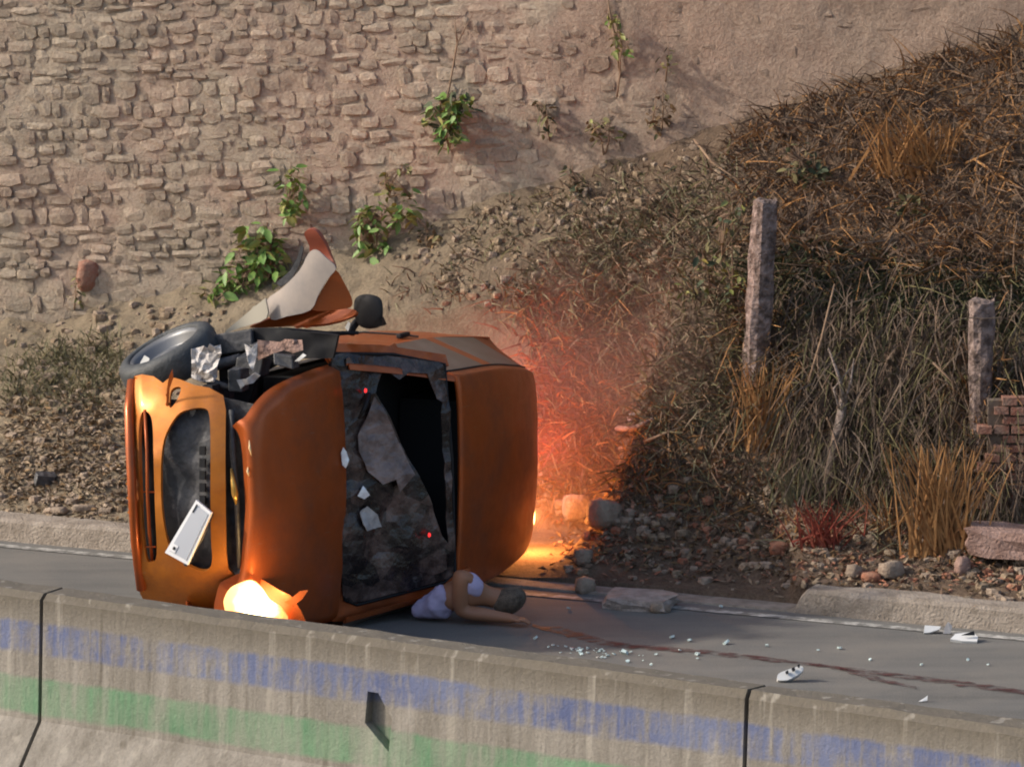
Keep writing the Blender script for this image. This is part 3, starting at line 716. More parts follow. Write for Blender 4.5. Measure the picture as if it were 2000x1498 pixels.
# folded right wing standing up
def wing_map(x, y):
    return onF(x, y, -.95+.0016*(x-560)+.05*math.sin((x-470)*.022+(y-600)*.012))
cdt_sheet('bent_wing', smooth_poly([(520, 588), (552, 562), (585, 528), (602, 496), (617, 488), (638, 505), (656, 524), (640, 545), (622, 575), (606, 606), (560, 618), (530, 624)], 3), [], wing_map, 8, M_metal, car, .008)
cdt_sheet('wing_edge', smooth_poly([(436, 652), (470, 622), (515, 585), (519, 588), (520, 622), (470, 640)], 3), [], lambda x, y: onF(x, y, -.9+.02*math.sin(x*.05)), 8, mat('cream_underseal', (.36, .33, .27), .7), car, .012)
cdt_sheet('wing_return', smooth_poly([(622, 578), (640, 548), (656, 528), (672, 552), (686, 580), (687, 598), (668, 604), (610, 606)], 3), [], lambda x, y: onF(x, y, -.9-.001*(x-620)), 8, M_paint, car, .01)
cdt_sheet('wing_tip', smooth_poly([(594, 458), (604, 448), (618, 452), (632, 472), (645, 498), (655, 520), (640, 512), (622, 492), (606, 498), (604, 480)], 3), [], lambda x, y: onF(x, y, -.86+.03*math.sin(y*.06)), 6, mat('red_primer_edge', (.30, .075, .04), .5), car, .03)
cdt_sheet('wing_fold', smooth_poly([(505, 632), (560, 610), (620, 602), (690, 604), (688, 618), (640, 632), (560, 638), (490, 640)], 3), [], lambda x, y: onF(x, y, -.98+.03*math.sin(x*.04+y*.1)), 8, M_paint, car, .02)
cdt_sheet('wing_edge', [(540, 552), (566, 530), (580, 505), (588, 480), (593, 484), (586, 515), (570, 545), (548, 562)], [], lambda x, y: onF(x, y, -1.0), 8, M_dust_black, car, .01)
b = MB(); b.tube([onF(444, 654, -1.), onF(500, 646, -1.02), onF(560, 645, -1.05), onF(640, 652, -1.1), onF(700, 650, -1.12)], [.012, .018, .016, .016, .01], 6); b.build('cowl_seal', M_black, car, True)
# mirror
mir = cdt_sheet('door_mirror', smooth_poly([(692, 588), (702, 577), (722, 575), (742, 582), (748, 600), (746, 630), (738, 640), (716, 642), (700, 634), (692, 615)], 3), [], lambda x, y: onF(x, y, -1.18+.02*max(0, 1-((x-720)/30)**2-((y-608)/34)**2)**.5), 6, M_black, car, .09, -1)
b = MB(); b.tube([onF(700, 625, -1.22), onF(688, 640, -1.22), onF(684, 652, -1.2)], [.022, .026, .03], 8); b.build('mirror_arm', M_black, car, True)
crumple('mirror_glass_chip', [(674, 640), (680, 628), (684, 632), (680, 648)], -1.15, M_plastic_w, .01)
# windscreen: shattered laminate with a torn hole
wA = Vector(onF(660, 700, -1.06)); ws0 = wpos(-.96, .91, 0); wsd = wpos(-1.60, 1.335, 0)-ws0; wsn = np.cross(aR, wsd); wsn /= np.linalg.norm(wsn)
if np.dot(wsn, aU) < 0: wsn = -wsn
def ws_map(x, y, d=0.):
    cr_ = .045*float(fbm(x*.016, y*.016, 3, 21))+.010*float(fbm(x*.05, y*.05, 2, 22))
    p = at_plane(x, y, ws0+wsn*(.004+d), wsn); p = p+wsn*cr_
    r = fur(p)[2]; p = p+wsn*(.025-.05*(r/.7)**2)
    return loc(*fur(p))
ws_out = smooth_poly([(652, 712), (662, 694), (700, 690), (780, 698), (850, 708), (872, 716), (876, 800), (879, 950), (884, 1080), (884, 1118), (868, 1132), (780, 1158), (705, 1178), (684, 1172), (672, 1150), (662, 1060), (656, 900), (650, 780)], 3)
ws_hole = [(742, 752), (752, 730), (762, 722), (768, 730), (783, 742), (801, 728), (838, 730), (842, 745), (852, 778), (862, 785), (857, 806), (864, 850), (866, 930), (867, 1000), (870, 1060), (858, 1046), (846, 1010), (834, 972), (815, 930), (790, 880), (766, 826), (748, 790), (736, 768)]
cdt_sheet('windscreen', ws_out, [ws_hole], ws_map, 13, M_shat, car, .006, .35, -1, False)
M_flap = mat('frosted_glass_flap', (.10, .07, .065), rough=.28, color2=(.25, .185, .17), scale=7., lo=.4, hi=.62, bump=.8, bscale=12, bdist=.03)
cdt_sheet('glass_flap', [(733, 775), (748, 796), (770, 842), (792, 890), (806, 925), (776, 960), (768, 935), (742, 945), (715, 920), (700, 880), (700, 850), (716, 820)], [], lambda x, y: ws_map(x, y, .02+.03*(x-700)/100), 14, M_flap, car, .004, .35, -1, False)
cdt_sheet('pillar', [(640, 682), (664, 672), (760, 676), (880, 694), (884, 716), (868, 712), (780, 697), (700, 692), (662, 696), (650, 712)], [], lambda x, y: ws_map(x, y, -.01), 9, M_paint, car, .04)
cdt_sheet('pillar', [(672, 1150), (684, 1174), (705, 1180), (780, 1160), (868, 1134), (884, 1118), (915, 1108), (918, 1122), (860, 1150), (770, 1190), (700, 1214), (655, 1215), (660, 1150)], [], lambda x, y: ws_map(x, y, -.012), 9, M_paint, car, .04)
b = MB(); seal = [(648, 716), (660, 691), (780, 694), (874, 712), (880, 900), (888, 1118), (868, 1137), (704, 1183), (680, 1174), (660, 1060), (652, 880), (648, 716)]
b.tube([ws_map(*p, -.008) for p in seal], .010, 6); b.build('windscreen_seal', M_black, car, True)
M_white = mat('paper_sticker', (.8, .8, .82), .5)
crumple('', [(0, 0), (1, 0), (0, 1)], -1, M_white) if False else None
def ws_piece(name, poly, m, d=.02, th=.004): return cdt_sheet(name, poly, [], lambda x, y: ws_map(x, y, d), 6, m, car, th, .3, -1, False)
M_bright = mat('painted_glint', (.85, .86, .9), rough=.25, metal=.2)  # pale pieces below paint white highlights onto the windscreen glass
ws_piece('white_glint', [(664, 884), (669, 873), (675, 882), (679, 897), (673, 914), (667, 908)], M_bright, .06)
ws_piece('pale_glint', [(694, 968), (706, 948), (718, 966), (708, 974)], M_bright, .025)
ws_piece('pale_glint', [(702, 1000), (716, 988), (736, 1005), (744, 1028), (712, 1036), (704, 1022)], M_plastic_g, .025)
b = MB(); b.tube([ws_map(724, 768, .03), ws_map(714, 795, .035), ws_map(702, 818, .03)], [.012, .014, .008], 6); b.build('mirror_bracket', M_black, car, True)
M_red = emit('red_reflection_glow', (1., .03, .03), 1.3)  # glowing dots stand in for red reflections on the windscreen, no lamps there
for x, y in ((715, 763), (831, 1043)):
    b = MB(); c = Vector(ws_map(x, y, .03)); b.lathe([(0, .012), (.010, .008), (.014, 0), (0, -.006)], 8, Matrix.Translation(c)); b.build('red_reflection', M_red, car, True)
# front wheel, wrenched upwards from its arch
wc = at_plane(328, 692, O_car+aF*-.62, aF); n_ax = -.44*AXR+.86*AXU-.27*AXF; n_ax /= np.linalg.norm(n_ax)
axl = Vector(np.array([n_ax @ aF, -(n_ax @ aR), n_ax @ aU])); Mw = Matrix.Translation(Vector(loc(*fur(wc)))) @ axl.to_track_quat('Z', 'Y').to_matrix().to_4x4()
wheel = bpy.data.objects.new('wheel', None); col.objects.link(wheel); wheel.parent = car; wheel.matrix_local = Mw; wheel.empty_display_size = .1
b = MB(); b.lathe([(.222, .050), (.228, .066), (.245, .070), (.275, .064), (.300, .046), (.310, .015), (.310, -.075), (.300, -.105), (.27, -.125), (.21, -.12), (.20, -.10)], 56); b.build('tyre', M_tyre, wheel, True)
b = MB(); b.lathe([(.226, .05), (.214, .058), (.200, .03), (.178, -.01), (.165, -.03), (.14, -.012), (.115, .0), (.09, -.012), (.06, -.01), (.045, .012), (0, .016)], 40); b.build('rim', M_rim, wheel, True)
for k in range(8):
    a = k*math.pi/4; b = MB(); b.lathe([(0, .004), (.017, .003), (.019, -.002)], 8, Matrix.Translation((.152*math.cos(a), .152*math.sin(a), -.018))); b.build('rim_hole', M_black, wheel)
for k in range(4):
    a = k*math.pi/2+.3; b = MB(); b.lathe([(0, .012), (.009, .011), (.010, 0)], 6, Matrix.Translation((.078*math.cos(a), .078*math.sin(a), -.01))); b.build('wheel_bolt', M_hub, wheel)
b = MB(); c0 = Vector(loc(*fur(wc-n_ax*.1))); b.tube([c0, c0+(Vector(onF(450, 720, -.6))-c0)*.5, Vector(onF(470, 700, -.6))], [.05, .035, .03], 8); b.tube([c0, Vector(onF(455, 760, -.5))], .022, 7); b.build('suspension_arm', M_dust_black, car, True)
crumple('rim_weight', [(272, 712), (282, 694), (292, 700), (290, 706), (276, 716)], -.40, M_plastic_w, .005)  # highlight on the steel rim, painted as a small white piece, no balance weight
# other wheels (hidden side and rear), spare low-detail copies of the same parts
for f, r in ((-.72, -.70), (-2.95, -.62), (-2.95, .58)):
    wv = bpy.data.objects.new('wheel', None); col.objects.link(wv); wv.parent = car
    ax = Vector((0, -1 if r > 0 else 1, 0)); wv.matrix_local = Matrix.Translation(loc(f, .29, r)) @ ax.to_track_quat('Z', 'Y').to_matrix().to_4x4()
    for ch in [c for c in wheel.children if c.name.split('.')[0] in ('tyre', 'rim')]:
        c = ch.copy(); col.objects.link(c); c.parent = wv
# tail lamps: red and amber, lit
M_tail = emit('lit_tail_lamp', (1, .03, .02), 6.); M_amber = emit('lit_amber_lamp', (1, .30, .03), 8.)
for r, m, nm in ((.42, M_tail, 'tail_light'), (-.30, M_amber, 'indicator_light'), (-.48, M_tail, 'tail_light')):
    b = MB(); b.box(loc(-3.45, .62 if nm == 'tail_light' else .5, r), (.05, .12, .16)); bevel(b.build(nm, m, car), .015)
for nm, p, e, c, s in (('tail_lamp_glow', (-4.05, .80, .40), 8, (1, .13, .11), .15), ('tail_lamp_glow', (-4.1, 1.0, -.05), 7, (1, .13, .11), .15), ('indicator_glow', (-3.50, 1.18, -.44), 34, (1, .38, .10), .05)):
    pt = bpy.data.lights.new(nm, 'POINT'); pt.energy = e; pt.specular_factor = .05; pt.color = c; pt.shadow_soft_size = s
    po = bpy.data.objects.new(nm, pt); col.objects.link(po); po.parent = car; po.location = loc(*p)

# ------------------------------------------------------------------ person lying beside the roof
def skin_obj(name, V, E, Rr, m, parent, lv=2, root=0):
    me = bpy.data.meshes.new(name); me.from_pydata([tuple(v) for v in V], E, []); me.materials.append(m)
    o = link(name, me, parent); md = o.modifiers.new('skin', 'SKIN')
    sk = me.skin_vertices[0].data if me.skin_vertices else None
    if sk is None:
        bm = bmesh.new(); bm.from_mesh(me); bm.verts.layers.skin.verify(); bm.to_mesh(me); bm.free(); sk = me.skin_vertices[0].data
    for i, r in enumerate(Rr):
        sk[i].radius = (r, r) if not hasattr(r, '__len__') else r; sk[i].use_root = (i == root)
    md.use_smooth_shade = True; subd(o, lv); return o
g0 = at_z(890, 1216)
per = empty('person', (g0[0], g0[1], 0), 'person in a lilac shirt lying beside the car roof with one bare arm bent', 'person')
def pp(px, py, z): p = at_z(px, py, z); return np.array([p[0]-g0[0], p[1]-g0[1], p[2]])
sh = pp(899, 1122, .31); el = pp(900, 1194, .075); wr = pp(980, 1205, .05); ha = pp(1002, 1208, .045); hd = pp(992, 1174, .12)
nk = pp(950, 1164, .15); ch = pp(925, 1150, .20); pv = pp(858, 1172, .13)
V = [pv, ch, nk, hd, sh, el, wr, ha]; E = [(0, 1), (1, 2), (2, 3), (1, 4), (4, 5), (5, 6), (6, 7)]; RR = [.10, .09, .05, .085, .060, .056, .034, .034]
fx = wr-el; fx /= np.linalg.norm(fx); fy = np.array([0, 1., 0])
for k, (o_, L) in enumerate(((-.03, .07), (-.01, .08), (.012, .075), (.032, .06))):
    b0 = len(V); p = ha+fx*.03+fy*o_; V += [p, p+fx*L*.55+np.array([0, 0, .004]), p+fx*L-np.array([0, 0, .014])]; E += [(7, b0), (b0, b0+1), (b0+1, b0+2)]; RR += [.011, .0095, .008]
b0 = len(V); V += [ha-fy*.035+fx*.0, ha-fy*.05+fx*.045]; E += [(7, b0), (b0, b0+1)]; RR += [.012, .009]
skin_obj('body', V, E, RR, M_skin, per)
hem = pp(806, 1194, .05)
tx = bpy.data.textures.new('cloth_folds', 'CLOUDS'); tx.noise_scale = .11; tx.noise_depth = 2
def folds(o, st):
    d = o.modifiers.new('folds', 'DISPLACE'); d.texture = tx; d.texture_coords = 'GLOBAL'; d.strength = st; d.mid_level = .5
sh1 = skin_obj('shirt', [hem, pp(838, 1182, .09), pv, pp(878, 1192, .08), pp(882, 1152, .2)], [(0, 1), (1, 2), (2, 3), (2, 4)], [.04, .085, .11, .06, .085], M_shirt, per, 3); folds(sh1, .07)
sh2 = skin_obj('sleeve', [pp(912, 1125, .30), ch, pp(938, 1160, .155), pp(922, 1172, .13)], [(0, 1), (1, 2), (1, 3)], [.08, .085, .06, .04], M_shirt, per, 3); folds(sh2, .05)
hb = MB(); prof = [(.0, .105), (.05, .096), (.085, .06), (.098, .015), (.095, -.03), (.08, -.06)]
hb.lathe(prof, 16, Matrix.Translation(Vector(hd)) @ Vector((.75, -.25, .45)).to_track_quat('Z', 'Y').to_matrix().to_4x4() @ Matrix.Diagonal((.95, .85, 1.15, 1))); hr = subd(hb.build('hair', M_hair, per, True), 1)

# ------------------------------------------------------------------ vegetation
def field(poly, n, seed=0):
    r = random.Random(seed); xs_ = [p[0] for p in poly]; ys_ = [p[1] for p in poly]; out = []
    while len(out) < n:
        q = (r.uniform(min(xs_), max(xs_)), r.uniform(min(ys_), max(ys_)))
        if inside(poly, *q): out.append((q[0]+r.gauss(0, 16), q[1]+r.gauss(0, 16)))
    a = np.array(out); P = hits(a[:, 0], a[:, 1]); P[P[:, 1] > yw(P[:, 0])-.05] = np.nan; return P
def blade(b, p, d, L, wd, bend, seg=3, mi=0):
    d = Vector(d).normalized(); side = d.cross(Vector((random.uniform(-1, 1), -1, random.uniform(-.4, .4)))).normalized(); p = Vector(p); vs = []
    bv = Vector(bend)
    for i in range(seg+1):
        t = i/seg; c = p+d*(L*t)+bv*(L*t*t); wv = 1.5*wd*(1-.8*t); vs += [c-side*wv, c+side*wv]
    b.add(vs, [(2*i, 2*i+1, 2*i+3, 2*i+2) for i in range(seg)], mi)
def grass(name, poly, n, L, wd, m, lean=(0, -.3, 1), spread=.7, bend=.4, seed=1, label=None, cat='grass', clump=0., down=0.):
    P = field(poly, n, seed); b = MB()
    for p in P:
        if np.isnan(p[0]): continue
        if clump and float(vnoise(p[0]*clump, p[2]*clump+p[1]*clump, seed)) < .42: continue
        d = [lean[i]+random.uniform(-spread, spread) for i in range(3)]
        blade(b, p-np.array([0, -.0, .02]), d, L*random.uniform(.4, 1.25), wd*random.uniform(.6, 1.3), (random.uniform(-bend, bend), random.uniform(-bend, bend*.3), -abs(random.gauss(0, bend))-down), 3, random.randrange(len(m) if isinstance(m, list) else 1))
    o = b.build(name, m); return tag(o, label, cat, None, 'stuff')
UR = [(1430, 240), (1600, 160), (1800, 95), (2010, 20), (2010, 560), (1500, 520), (1440, 380)]
grass('dry_undergrowth', UR, 9000, .24, .0045, [M_dry, M_straw, M_dark, M_dry], (0, -.4, .5), .9, .7, 2, 'tangled dry brown undergrowth covering the upper right bank')
VB = [(1500, 520), (2010, 560), (2010, 1000), (1700, 960), (1540, 900)]
grass('dead_vines', VB, 8000, .34, .0045, [M_dark, M_dry, M_dark, M_weed], (0, -.5, .1), .8, .5, 3, 'dark dead vines hanging down the steep face between the posts', 'vines', 0, .5)
VB2 = [(1480, 480), (1700, 500), (2010, 540), (2010, 640), (1750, 610), (1500, 580)]
grass('ivy_fringe', VB2, 4200, .10, .011, [M_dgreen, M_weed, M_dgreen], (0, -.6, .5), .9, .5, 4, 'dark green ivy fringe along the lip of the steep bank', 'ivy')
MB_ = [(1180, 420), (1460, 330), (1500, 780), (1420, 860), (1230, 800), (1080, 620), (1000, 560)]
grass('olive_weeds', MB_, 6000, .17, .0048, [M_weed, M_dry, M_litter, M_pale, M_twig], (0, -.4, .8), .9, .6, 5, 'olive and brown weeds on the bank left of the first post', 'weeds', 0)
grass('sparse_weeds', [(690, 330), (1350, 200), (1450, 300), (1200, 560), (1000, 620), (760, 560)], 4200, .13, .0045, [M_weed, M_dry, M_litter, M_pale, M_twig], (0, -.4, .7), .9, .6, 6, 'sparse brown weeds on the dusty upper bank', 'weeds', 1.6)
grass('pale_grass', [(60, 690), (230, 660), (240, 740), (190, 790), (40, 790), (0, 760)], 1700, .13, .0035, [M_pale, M_weed, M_pale], (0, -.3, 1), .6, .5, 7, 'soft pale grass tuft on the left bank behind the wheel')
grass('verge_weeds', [(1080, 820), (1500, 780), (1900, 940), (2010, 1010), (2010, 1090), (1600, 1090), (1100, 960)], 4600, .15, .0045, [M_dry, M_straw, M_dark, M_pale], (0, -.3, .6), .9, .6, 8, 'dry weeds strewn over the verge behind the kerb', 'weeds', 1.5)
grass('trampled_grass', [(1020, 600), (1200, 560), (1330, 820), (1300, 960), (1050, 980)], 3600, .15, .005, [M_dry, M_straw, M_weed], (0, -.4, .6), .9, .6, 9, 'dry trampled grass right behind the car lit red by the tail lamp')
def litter(name, poly, n, L, m, seed, label, cat):
    P = field(poly, n, seed); b = MB()
    for p in P:
        if np.isnan(p[0]): continue
        l = L*random.uniform(.4, 1.3); wv = l*random.uniform(.25, .5); M = Matrix.Translation(Vector(p)+Vector((0, 0, .008+random.uniform(0, .02)))) @ Matrix.Rotation(random.uniform(0, 6.3), 4, 'Z') @ Matrix.Rotation(random.gauss(0, .5), 4, 'X') @ Matrix.Rotation(random.gauss(0, .5), 4, 'Y')
        k = random.uniform(.1, .5)*l
        b.add([M @ Vector(q) for q in ((-l, 0, 0), (-.2*l, -wv, k*.5), (l, 0, .1*k), (-.2*l, wv, k*.5), (0, 0, -.1*k))], [(0, 1, 4), (1, 2, 4), (2, 3, 4), (3, 0, 4)], random.randrange(len(m)))
    return tag(b.build(name, m), label, cat, None, 'stuff')
litter('leaf_litter', [(0, 790), (260, 760), (260, 1005), (0, 1000)], 2600, .030, [M_litter, M_leaf3, M_rock, M_litter], 11, 'dry leaf litter and chips on the left verge above the kerb', 'leaf litter')
litter('fallen_leaves', [(1050, 930), (1400, 900), (1700, 1000), (2010, 1060), (2010, 1160), (1580, 1145), (1100, 1110)], 3600, .030, [M_litter, M_leaf3, M_dry, M_rockred], 12, 'fallen dry leaves and brick chips on the right verge', 'leaf litter')
def pebbles(name, poly, n, s, m, seed, label):
    P = field(poly, n, seed); b = MB()
    for p in P:
        if np.isnan(p[0]): continue
        k = s*random.choice([.4, .5, .7, 1., 1.4])*random.uniform(.7, 1.3)
        v, f = SMV[random.randrange(14)]; ang = random.uniform(0, 6.3); R = np.array([[math.cos(ang), -math.sin(ang), 0], [math.sin(ang), math.cos(ang), 0], [0, 0, 1]])
        vv = (np.stack([v[:, 0], v[:, 2], -v[:, 1]], 1)*np.array([k*1.3, k, k*.8])) @ R.T+p; b.add(vv, f, random.randrange(len(m)))
    return tag(b.build(name, m), label, 'pebbles', None, 'stuff')
pebbles('pebbles', [(0, 640), (260, 600), (430, 600), (260, 1005), (0, 1000)], 420, .04, [M_rock, M_litter], 14, 'small stones scattered on the left bank')
pebbles('gravel', [(1060, 960), (1500, 960), (2010, 1080), (2010, 1165), (1580, 1148), (1100, 1120)], 420, .04, [M_rock, M_litter, M_rockred, M_rock], 15, 'small stones and brick chips along the right verge')
pebbles('scree', [(700, 420), (1300, 240), (1440, 320), (1250, 560), (900, 600)], 420, .035, [M_rock, M_litter], 16, 'loose small stones on the dusty slope under the wall')

def leaf_mesh(m, name='leaf'):
    b = MB(); b.add([(0, 0, 0), (.28, -.22, .03), (.65, -.2, .0), (1, 0, -.12), (.65, .2, .0), (.28, .22, .03), (.4, 0, -.05)], [(0, 1, 6), (1, 2, 6), (2, 3, 6), (3, 4, 6), (4, 5, 6), (5, 0, 6)]); return b.mesh(name, m, True)
LM = {'g': leaf_mesh(M_leaf), 'y': leaf_mesh(M_leaf2), 'b': leaf_mesh(M_leaf3), 'w': leaf_mesh(M_weed), 'd': leaf_mesh(M_dgreen)}
def shrub(name, label, root, blobs, n, size, kinds, onwall=True, depth=.16, stem=.006, extra=None, cat='shrub'):
    """root px,py; blobs: list of (px,py,rx,ry); every leaf an object"""
    rp = at_wall(*root, .03) if onwall else hit(*root)
    o = empty(name, tuple(rp), label, cat); b = MB(); tw = []
    for k in range(n):
        x, y, rx, ry = blobs[k % len(blobs)]; a = random.uniform(0, 6.28); q = math.sqrt(random.random())
        Yp = rp[1]-random.uniform(.0, depth); p = at_y(x+rx*q*math.cos(a), y+ry*q*math.sin(a), Yp)
        if onwall:
            wy = float(yw(p[0])); p = at_y(x+rx*q*math.cos(a), y+ry*q*math.sin(a), wy-.07-random.uniform(0, depth))
        lf = link('leaf', LM[random.choice(kinds)], o); lf.location = p-rp; s = 1.35*size*random.uniform(.6, 1.35); lf.scale = (s, s*random.uniform(.8, 1.2), s)
        lf.rotation_euler = (random.gauss(0, .7), random.uniform(-.3, 1.1), random.uniform(-3.14, 3.14))
        tw.append(p-rp)
    for x, y, rx, ry in blobs:
        c = at_y(x, y, rp[1]-.08) if not onwall else at_wall(x, y, .10)
        c = c-rp; t = at_wall(x, y-ry, .12)-rp if onwall else at_y(x, y-ry, rp[1]-.1)-rp
        b.tube([(0, 0, 0), Vector(c)*.5+Vector((random.uniform(-.02, .02), -.02, .02)), Vector(c), Vector(t)], [stem, stem*.9, stem*.7, stem*.3], 5)
        for p in tw[::4]:
            if np.linalg.norm(p-c) < .25: b.tube([c, (c+p)/2+np.array([0, -.01, .01]), p], stem*.35, 4)
    if extra:
        for line in extra: b.tube([at_wall(x, y, .05)-rp for x, y in line], [stem*1.1]*(len(line)-1)+[stem*.4], 5)
    b.build('stem', M_twig, o, True); return o
shrub('green_shrub', 'large bright green shrub at the wall foot behind the car wheel', (505, 600), [(500, 470, 35, 40), (480, 530, 45, 45), (525, 545, 40, 55), (450, 570, 40, 38), (530, 495, 30, 40)], 295, .070, 'ggggy')
shrub('seedling', 'small pair of olive leaves just left of the large green shrub', (425, 612), [(400, 575, 12, 14), (425, 592, 14, 14)], 9, .085, 'yyw', cat='plant')
shrub('green_weed', 'slim leafy weed on the wall above the large green shrub', (570, 425), [(568, 345, 30, 28), (575, 380, 25, 30), (565, 408, 14, 20)], 75, .056, 'ggy', cat='plant')
shrub('green_shrub', 'dense green shrub below the bare forked twig on the wall', (878, 290), [(860, 225, 40, 30), (890, 200, 40, 25), (880, 255, 25, 28)], 130, .064, 'gggyd', extra=[[(862, 240), (878, 170), (893, 85), (924, 28)], [(893, 85), (888, 34)]])
shrub('creeping_plant', 'green creeper with yellowish lower leaves on the wall above the door mirror', (735, 510), [(705, 440, 18, 35), (745, 425, 40, 25), (785, 415, 28, 22), (730, 475, 30, 30)], 140, .06, 'gggyy', cat='plant')
shrub('small_weed', 'little sprig of grey green leaves above the creeper', (760, 385), [(752, 350, 20, 14), (785, 330, 25, 12), (756, 375, 14, 12), (805, 385, 14, 20)], 32, .05, 'wgy', cat='plant')
shrub('brown_weed', 'withered brown weed just right of the creeper', (835, 490), [(832, 450, 26, 34), (848, 470, 14, 24)], 40, .045, 'bbw', cat='plant')
shrub('climbing_sprig', 'thin yellow green climbing sprig high on the wall near the top edge', (1212, 150), [(1195, 40, 16, 22), (1215, 95, 22, 20), (1205, 70, 12, 20)], 34, .045, 'yyg', extra=[[(1205, 190), (1212, 140), (1190, 20), (1186, -20)]], cat='plant')
shrub('small_sprig', 'small yellow green sprig right of the climbing sprig', (1300, 160), [(1305, 120, 18, 30)], 16, .042, 'yw', cat='plant')
shrub('ochre_weed', 'ochre weed with drooping leaves in the middle of the slope', (1180, 310), [(1190, 255, 36, 28), (1160, 250, 20, 20)], 36, .05, 'wyb', False, cat='plant')
shrub('grey_weed', 'grey green weed with rounded leaves left of the ochre weed', (1075, 280), [(1066, 212, 28, 18), (1070, 245, 18, 22)], 24, .055, 'wdw', False, cat='plant')
shrub('reddish_weed', 'wispy reddish weed under the small sprig', (1290, 270), [(1295, 205, 30, 40), (1275, 240, 20, 25)], 34, .045, 'bbw', False, cat='plant')
shrub('dark_weed', 'dark narrow weed in the centre of the dusty slope', (1128, 385), [(1118, 335, 18, 16), (1132, 365, 8, 16)], 12, .055, 'dw', False, cat='plant')
shrub('grey_shrub', 'grey green bush at the left edge of the dry undergrowth', (1570, 360), [(1560, 310, 45, 32), (1590, 335, 30, 22)], 85, .045, 'wdd', False)
shrub('olive_shrub', 'olive green bush leaning against the left side of the first post', (1435, 600), [(1430, 420, 30, 30), (1410, 500, 45, 50), (1430, 560, 30, 40), (1360, 540, 40, 40)], 130, .045, 'wwyd', False)
shrub('dock_weed', 'dull green weed among the stalks below the tall straw clump', (1785, 430), [(1775, 400, 35, 30)], 30, .05, 'dw', False, cat='plant')
shrub('seedling', 'small yellowish seedling at the foot of the wall far left', (145, 605), [(148, 565, 18, 30)], 16, .04, 'yw', cat='plant')

def tuft(name, label, root, tips, n, wd, m, h=None, spread=25):
    """stiff clump: blades from the root area to points seen along the tips line"""
    rp = hit(*root); o = empty(name, tuple(rp), label, 'grass'); parts = MB()
    for k in range(n):
        (x0, y0), (x1, y1) = tips; a = random.random(); tx = x0+(x1-x0)*a+random.gauss(0, 8); ty = y0+(y1-y0)*a+random.gauss(0, 14)
        bx = root[0]+random.gauss(0, spread); s = at_y(bx, root[1]+random.gauss(0, 6), rp[1]+random.uniform(-.05, .05)); e = at_y(tx+(bx-root[0])*.6, ty, rp[1]-random.uniform(0, .2))
        d = e-s; L = np.linalg.norm(d); blade(parts, s-rp, d, L, wd*random.uniform(.6, 1.3), (random.gauss(0, .08), -.03, -abs(random.gauss(0, .06))), 4)
    parts.build('blades', m, o); return o
tuft('straw_clump', 'tall upright clump of orange straw in the upper right undergrowth', (1800, 350), ((1705, 215), (1880, 235)), 110, .0055, M_straw, spread=48)
tuft('straw_clump', 'arching orange straw clump near the kerb in front of the second post', (1835, 1085), ((1730, 860), (1930, 880)), 120, .0055, M_straw, spread=30)
tuft('straw_tuft', 'short straw tuft at the foot of the first post', (1490, 880), ((1420, 700), (1560, 720)), 60, .005, M_straw, spread=16)
tuft('straw_tuft', 'pale straw tuft on the verge between the two posts', (1560, 985), ((1480, 900), (1620, 900)), 50, .0045, M_pale, spread=18)
M_redw = mat('red_weed', (.26, .045, .03), rough=.9, color2=(.36, .10, .06), scale=9.)
tuft('red_weed', 'reddish weed sprawling among the brick chips right of the red brick fragment', (1600, 1070), ((1530, 980), (1690, 1000)), 60, .005, M_redw, spread=26)
tuft('star_weed', 'spiky star shaped dry weed left of the arching straw clump', (1735, 1045), ((1660, 960), (1800, 960)), 22, .004, M_straw, spread=8)
# long fallen canes
def cane(label, pts, r, m=M_twig, name='fallen_cane'):
    P = [hit(*p) for p in pts]; o = empty(name, tuple(P[0]), label, 'cane'); b = MB()
    b.tube([p-P[0]+np.array([0, -.05, .04]) for p in P], [r]*(len(P)-1)+[r*.5], 6); b.build('stalk', m, o, True)
cane('long straw cane slanting up to the right edge of the undergrowth', [(1885, 335), (1940, 310), (1995, 285)], .008, M_straw)
cane('long straw cane slanting down to the right edge of the undergrowth', [(1900, 325), (1950, 355), (2010, 390)], .008, M_straw)
cane('pinkish cane lying on the red lit slope right of the car', [(1210, 890), (1265, 872), (1330, 850)], .012, M_twig)
cane('short thick red stick lying just above the pinkish cane', [(1205, 855), (1235, 848), (1275, 838)], .02, M_conc_red)
cane('pair of broken twigs left of the olive bush', [(1355, 285), (1390, 330), (1440, 365)], .008, M_twig)

# standing sticks in front of the steep face
def upright(name, label, cat, root, pts, rad, m, part='trunk', branches=()):
    rp = hit(*root); o = empty(name, tuple(rp), label, cat); b = MB()
    P = [at_y(x, y, rp[1]-.02)-rp for x, y in pts]; b.tube(P, rad, 9); q = b.build(part, m, o, True)
    for br, r in branches:
        b = MB(); b.tube([at_y(x, y, rp[1]-.05)-rp for x, y in br], [r]*(len(br)-1)+[r*.4], 6); b.build('branch', m, o, True)
    return o
upright('bare_tree', 'bare forked sapling with grey trunk between the two posts', 'tree', (1620, 950), [(1616, 955), (1625, 890), (1640, 830), (1648, 780)], [.05, .04, .034, .024], M_bark, 'trunk', [([(1648, 785), (1640, 740), (1618, 680)], .014), ([(1640, 800), (1628, 760), (1660, 720)], .008), ([(1645, 800), (1662, 745), (1668, 700)], .008)])
upright('leaning_stick', 'thin pale stick leaning to the left of the bare sapling', 'stick', (1545, 840), [(1545, 842), (1575, 760), (1605, 660), (1630, 555)], [.008, .009, .008, .005], M_twig, 'stalk')
